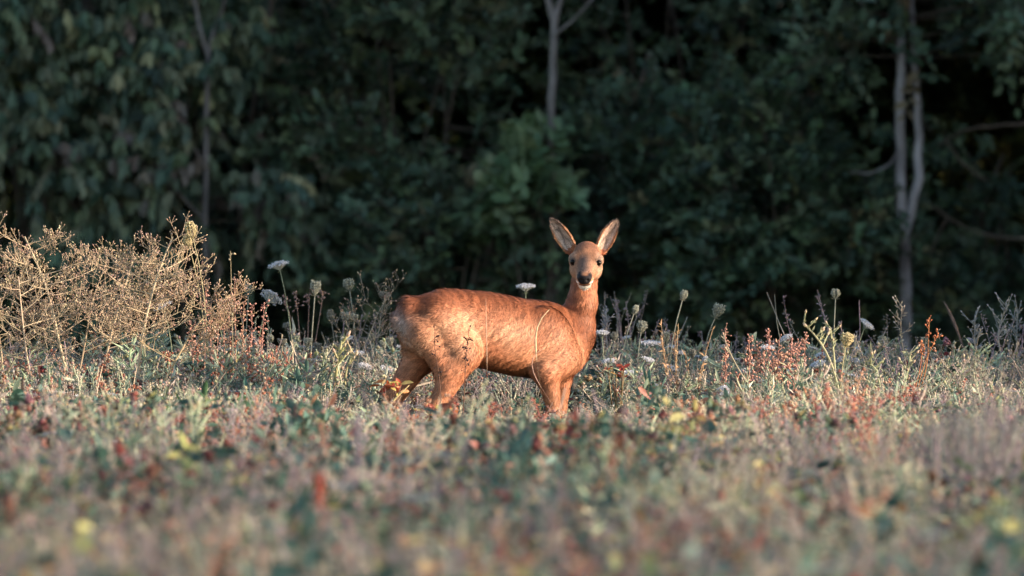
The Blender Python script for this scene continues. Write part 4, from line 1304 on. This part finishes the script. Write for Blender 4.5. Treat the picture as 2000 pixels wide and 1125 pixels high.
# fleshy pale stalks with buds
def fleshy(label, stem, Y, r, col=(.42, .42, .25), tips=6, tipc=(.52, .4, .28), spread=.05):
    p = curve([px(x, y, Y) for x, y in stem], 10)
    g = p[0].copy(); g[2] = 0
    p = np.concatenate([[g - A(0, 0, .02)], p])
    root = thing('fleshy_stalk', label, 'plant', g)
    m = MB(); m.tube(p, np.linspace(r, r * .6, 11), col, 6); m.build('stem', M_LEAF, root, True)
    for k in range(tips):
        t = .6 + .4 * (k + 1) / tips; b = along(p[None], np.array([[t]]))[0, 0]
        d = unit(rnd_dir(1)[0] * A(1, .6, .3) + A(0, 0, .9)); e = b + d * R.uniform(.4, 1.2) * spread
        m = MB(); m.tube(curve([b, (b + e) / 2 + A(0, 0, -.004), e], 5), np.linspace(r * .5, r * .45, 5), np.array(col), 5)
        m.octas(e + d * .006, r * R.uniform(.8, 1.2), tipc, 2.3, d)
        for q in range(3):
            m.leaves(b + (e - b) * (.3 * q), unit(d + R.normal(size=3) * .6), rnd_dir(1), .03, .009, np.array(col) * .9)
        m.build('bud_shoot', M_LEAF, root)
    return root


fleshy('pale green fleshy stalk with budding tips under the tall greenish seed head', [(1640, 770), (1625, 710), (1605, 670), (1570, 630)], 60.4, .0062)
fleshy('upright pale fleshy stalk touching the tall greenish seed head\'s stem', [(1632, 760), (1630, 700), (1622, 640)], 60.5, .0055, tips=4)
fleshy('forked pale green stalk below the oval grey seed head', [(1760, 780), (1775, 720), (1778, 690)], 60.5, .0055, tips=6)
fleshy('pale branching stalk with white buds before the twin trunks', [(1780, 760), (1765, 690), (1758, 640), (1762, 600)], 61.2, .003, (.36, .3, .24), 8, (.6, .52, .46), .06)
fleshy('stout yellow-green stalk with stubby branches behind the orange leaves', [(652, 790), (655, 740), (662, 690), (668, 665)], 60.7, .0085, (.46, .44, .22), 6)
fleshy('second yellow-green stalk with stubby tips against the stout one', [(672, 770), (676, 720), (690, 690)], 60.6, .006, (.48, .42, .24), 5)
fleshy('long pale stalk bent over through the rusty sorrel', [(1498, 800), (1480, 775), (1450, 735), (1425, 690), (1418, 670)], 60.0, .0045, (.4, .36, .25), 3)
fleshy('curved pale stalk drooping beside the forked green one', [(1722, 770), (1712, 720), (1700, 708), (1690, 712)], 60.4, .005, tips=3)
fleshy('grey woolly plant with clustered tips', [(1910, 760), (1905, 690), (1903, 625)], 61.9, .004, (.3, .3, .29), 12, (.42, .4, .4), .07)
fleshy('taller grey woolly plant with a forked top', [(1958, 760), (1955, 690), (1945, 640), (1968, 600)], 61.8, .0038, (.32, .32, .3), 12, (.45, .4, .42), .07)
fleshy('dim grey woolly plant standing deep in the shade', [(1990, 760), (1985, 680), (1988, 610)], 62.6, .004, (.24, .25, .24), 10, (.34, .32, .33), .06)
fleshy('grey leafless plant at the front of the deer\'s neck', [(1188, 720), (1185, 660), (1184, 612)], 62.0, .003, (.28, .27, .28), 10, (.4, .38, .42), .035)


def blade(name, label, cat, pts, Y, w, col, mat=M_DRY, dY=None, low=.7):
    p = curve([px(x, y, Y if dY is None else Y + dY[k]) for k, (x, y) in enumerate(pts)], 10)
    if p[0][2] < .35: p = np.concatenate([[p[0] * A(1, 1, 0) - A(0, 0, .02)], p])
    g = p[0] * A(1, 1, 0)
    root = thing(name, label, cat, g)
    m = MB(); n = len(p)
    m.tube(p, w * np.concatenate([np.where(np.linspace(0, 1, n - 3) < (.8 if low < .1 else .6), low, 1.0), [.9, .6, .25]]), col, 6)
    m.build('stem', mat, root, True)
    return root


blade('straw_stem', 'bent pale straw in front of the deer\'s shoulder', 'straw', [(1062, 800), (1046, 690), (1044, 640), (1050, 622), (1073, 604)], 59.55, .0034, (.62, .48, .3), low=.05)
blade('straw_stem', 'thin arching straw crossing the deer\'s elbow', 'straw', [(1085, 800), (1040, 730), (1034, 700), (1048, 684), (1064, 680)], 59.5, .0017, (.5, .32, .24), low=.2)
blade('straw_stem', 'thin pale straw standing in front of the deer\'s back', 'straw', [(952, 800), (951, 680), (949, 610), (949, 582)], 59.3, .0015, (.55, .36, .24), low=.15)
blade('withered_stalk', 'thick brown dead stem leaning in front of the wood', 'dead stem', [(1885, 690), (1868, 640), (1853, 605), (1843, 588)], 63.2, .007, (.17, .115, .095))
blade('withered_stalk', 'tan dead stem leaning among green blur, broken at the top', 'dead stem', [(292, 1006), (265, 955), (232, 905)], 47.0, .007, (.5, .3, .16))
blade('withered_stalk', 'tan dead stem leaning up beside a purple flower', 'dead stem', [(490, 985), (515, 930), (550, 866)], 49.0, .006, (.46, .32, .18))
blade('withered_stalk', 'straw lying across orange leaves at the deer\'s hind foot', 'straw', [(745, 810), (775, 775), (800, 752)], 58.6, .0035, (.6, .45, .22))


def seeded_twig(label, stem, Y, n):
    p = curve([px(x, y, Y) for x, y in stem], 10); g = p[0] * A(1, 1, 0); p = np.concatenate([[g - A(0, 0, .02)], p])
    root = thing('dark_seeded_stalk', label, 'seed stalk', g)
    m = MB(); m.tube(p, np.linspace(.0022, .001, 11), (.16, .08, .05), 5); m.build('stem', M_DRY, root)
    B = along(p[None], R.uniform(.5, 1, (1, n)))[0]; d = rnd_dir(n, .5) * A(1, .4, 1); E = B + d * R.uniform(.008, .022, (n, 1))
    m = MB(); m.segs(B, E, .0008, .0006, (.12, .06, .04)); m.octas(E, R.uniform(.0028, .0046, n), (.045, .025, .025), 1.4, d)
    m.build('seeds', M_DRY, root)['kind'] = 'stuff'


seeded_twig('thin dark stalk dotted with black seeds in front of the deer\'s thigh', [(905, 800), (908, 740), (911, 690), (916, 640)], 59.2, 30)
seeded_twig('short dark-seeded twig in front of the deer\'s hip', [(862, 800), (858, 730), (846, 670), (850, 645)], 59.2, 14)


def dead_fern(label, base, Y, col):
    g = px(*base, Y) * A(1, 1, 0)
    root = thing('dead_fern', label, 'plant', g)
    for k in range(8):
        e = px(base[0] + R.uniform(-75, 60), 632 + R.uniform(0, 55), Y) + A(0, R.normal() * .06, 0)
        q = curve([g, (g + e) / 2 + A(R.normal() * .02, 0, .05), e], 9)
        m = MB(); m.tube(q, np.linspace(.0028, .001, 9), col, 5)
        nt = 26; B = along(q[None], R.uniform(.4, 1, (1, nt)))[0]; d = unit(rnd_dir(nt, .5) + unit(e - g) * .5)
        m.leaves(B, d, rnd_dir(nt), R.uniform(.014, .035, nt), .007, np.array(col) * R.uniform(.7, 1.2, (nt, 1)))
        m.build('frond', M_DRY, root)


dead_fern('tan dead fern fanning up beneath the large grey seed head', (1345, 760), 61.0, (.44, .29, .16))


def rosette(label, c, Y, n, pal, L, spread, cat='plant', name='leafy_plant'):
    t = px(*c, Y); g = t * A(1, 1, 0)
    root = thing(name, label, cat, g)
    m = MB(); st_c = (.25, .16, .09)
    P_ = t + np.clip(R.normal(size=(n, 3)), -1.3, 1.0) * spread * A(1, .5, .6)
    m.segs(np.repeat(g[None], n, 0) + R.normal(size=(n, 3)) * .012 * A(1, 1, 0), P_, .0022, .0014, st_c); m.build('stems', M_LEAF, root)
    d = unit(R.normal(size=(n, 3)) * A(1, .7, .45) + A(0, -.2, .2)); N_ = rnd_dir(n, .7) + A(0, -.5, 0)
    cc = pick(pal, [1] * len(pal), n)
    for k in range(n):
        q = MB(); l_ = L * R.uniform(.65, 1.2)
        q.ovals(P_[k], d[k], N_[k], l_, l_ * R.uniform(.42, .6), cc[k]); q.build('leaf', M_LEAF, root)
    return root


ORA = [(.55, .16, .05), (.5, .2, .07), (.38, .09, .04), (.55, .42, .14), (.28, .08, .05)]
rosette('orange and red autumn leaves at the deer\'s far hind leg', (765, 757), 59.4, 16, ORA, .055, .035)
rosette('rusty leaves and a yellow one over the deer\'s near hind foot', (862, 812), 58.9, 22, ORA + [(.55, .48, .15)], .055, .05)
rosette('dark green clover plant in front of the deer\'s forefeet', (1035, 790), 58.7, 40, [(.05, .11, .07), (.06, .13, .08), (.04, .08, .06)], .032, .045)
rosette('red-leaved plant beside the deer\'s brisket', (1205, 725), 60.2, 16, [(.42, .09, .05), (.3, .07, .04), (.5, .3, .1)], .032, .03)
rosette('yellow leaved plant low in front of the rusty sorrel', (1480, 905), 50.0, 16, [(.55, .48, .14), (.5, .38, .12), (.36, .36, .13)], .05, .05)
rosette('yellow-green leaf spray standing among dark clover', (95, 905), 49.0, 16, [(.5, .46, .13), (.42, .42, .14), (.5, .36, .14)], .05, .055)


def scabious(label, c, Y, r=.02):
    t = px(*c, Y); g = t * A(1, 1, 0) + A(R.normal() * .02, 0, 0)
    root = thing('purple_flower', label, 'flower', g)
    m = MB(); m.tube(curve([g, (g + t) / 2 + A(.01, 0, 0), t], 7), np.linspace(.0026, .0018, 7), (.12, .16, .08), 5); m.build('stem', M_LEAF, root)
    n = 60; d = rnd_dir(n, .35); d[:, 2] = np.abs(d[:, 2]) * .7
    m = MB(); m.ovals(t + d * r * .4, d, rnd_dir(n, .5), r * .75, r * .5, np.array((.26, .19, .62)) * R.uniform(.75, 1.2, (n, 1))); m.build('petals', M_PETAL, root)


scabious('purple meadow flower standing highest over brown clover', (1730, 868), 53.5)
scabious('purple meadow flower lower down among green leaves', (1690, 920), 50.5)
scabious('bluish purple flower beside the leaning tan stem', (512, 897), 50.5, .018)


def dock(label, stem, Y, col, n, r, sz):
    p = curve([px(x, y, Y) for x, y in stem], 12); g = p[0] * A(1, 1, 0); p = np.concatenate([[g - A(0, 0, .02)], p])
    root = thing('dock_stalk', label, 'seed stalk', g)
    m = MB(); m.tube(p, np.linspace(r, r * .6, 13), np.array(col) * .8, 6); m.build('stem', M_DRY, root)
    B = along(p[None], R.uniform(.55, 1, (1, n)))[0]; d = rnd_dir(n, .3); E = B + d * R.uniform(.003, .018, (n, 1))
    m = MB(); m.octas(E, R.uniform(.6, 1.2, n) * sz, np.array(col) * R.uniform(.7, 1.3, (n, 1)), 1.2, d); m.build('seeds', M_DRY, root)['kind'] = 'stuff'


dock('blurred rust-red dock stalk standing in the near grass', [(635, 1060), (624, 1010), (620, 930)], 41.5, (.45, .14, .09), 130, .004, .006)
dock('tall mauve-grey seed stalk in the near grass beside yellow leaves', [(702, 1010), (700, 900), (697, 815)], 44.0, (.36, .3, .33), 170, .0035, .005)
dock('orange-tipped dock stalk in the near grass', [(1255, 1080), (1252, 1040), (1250, 1000)], 40.5, (.52, .25, .12), 80, .003, .006)
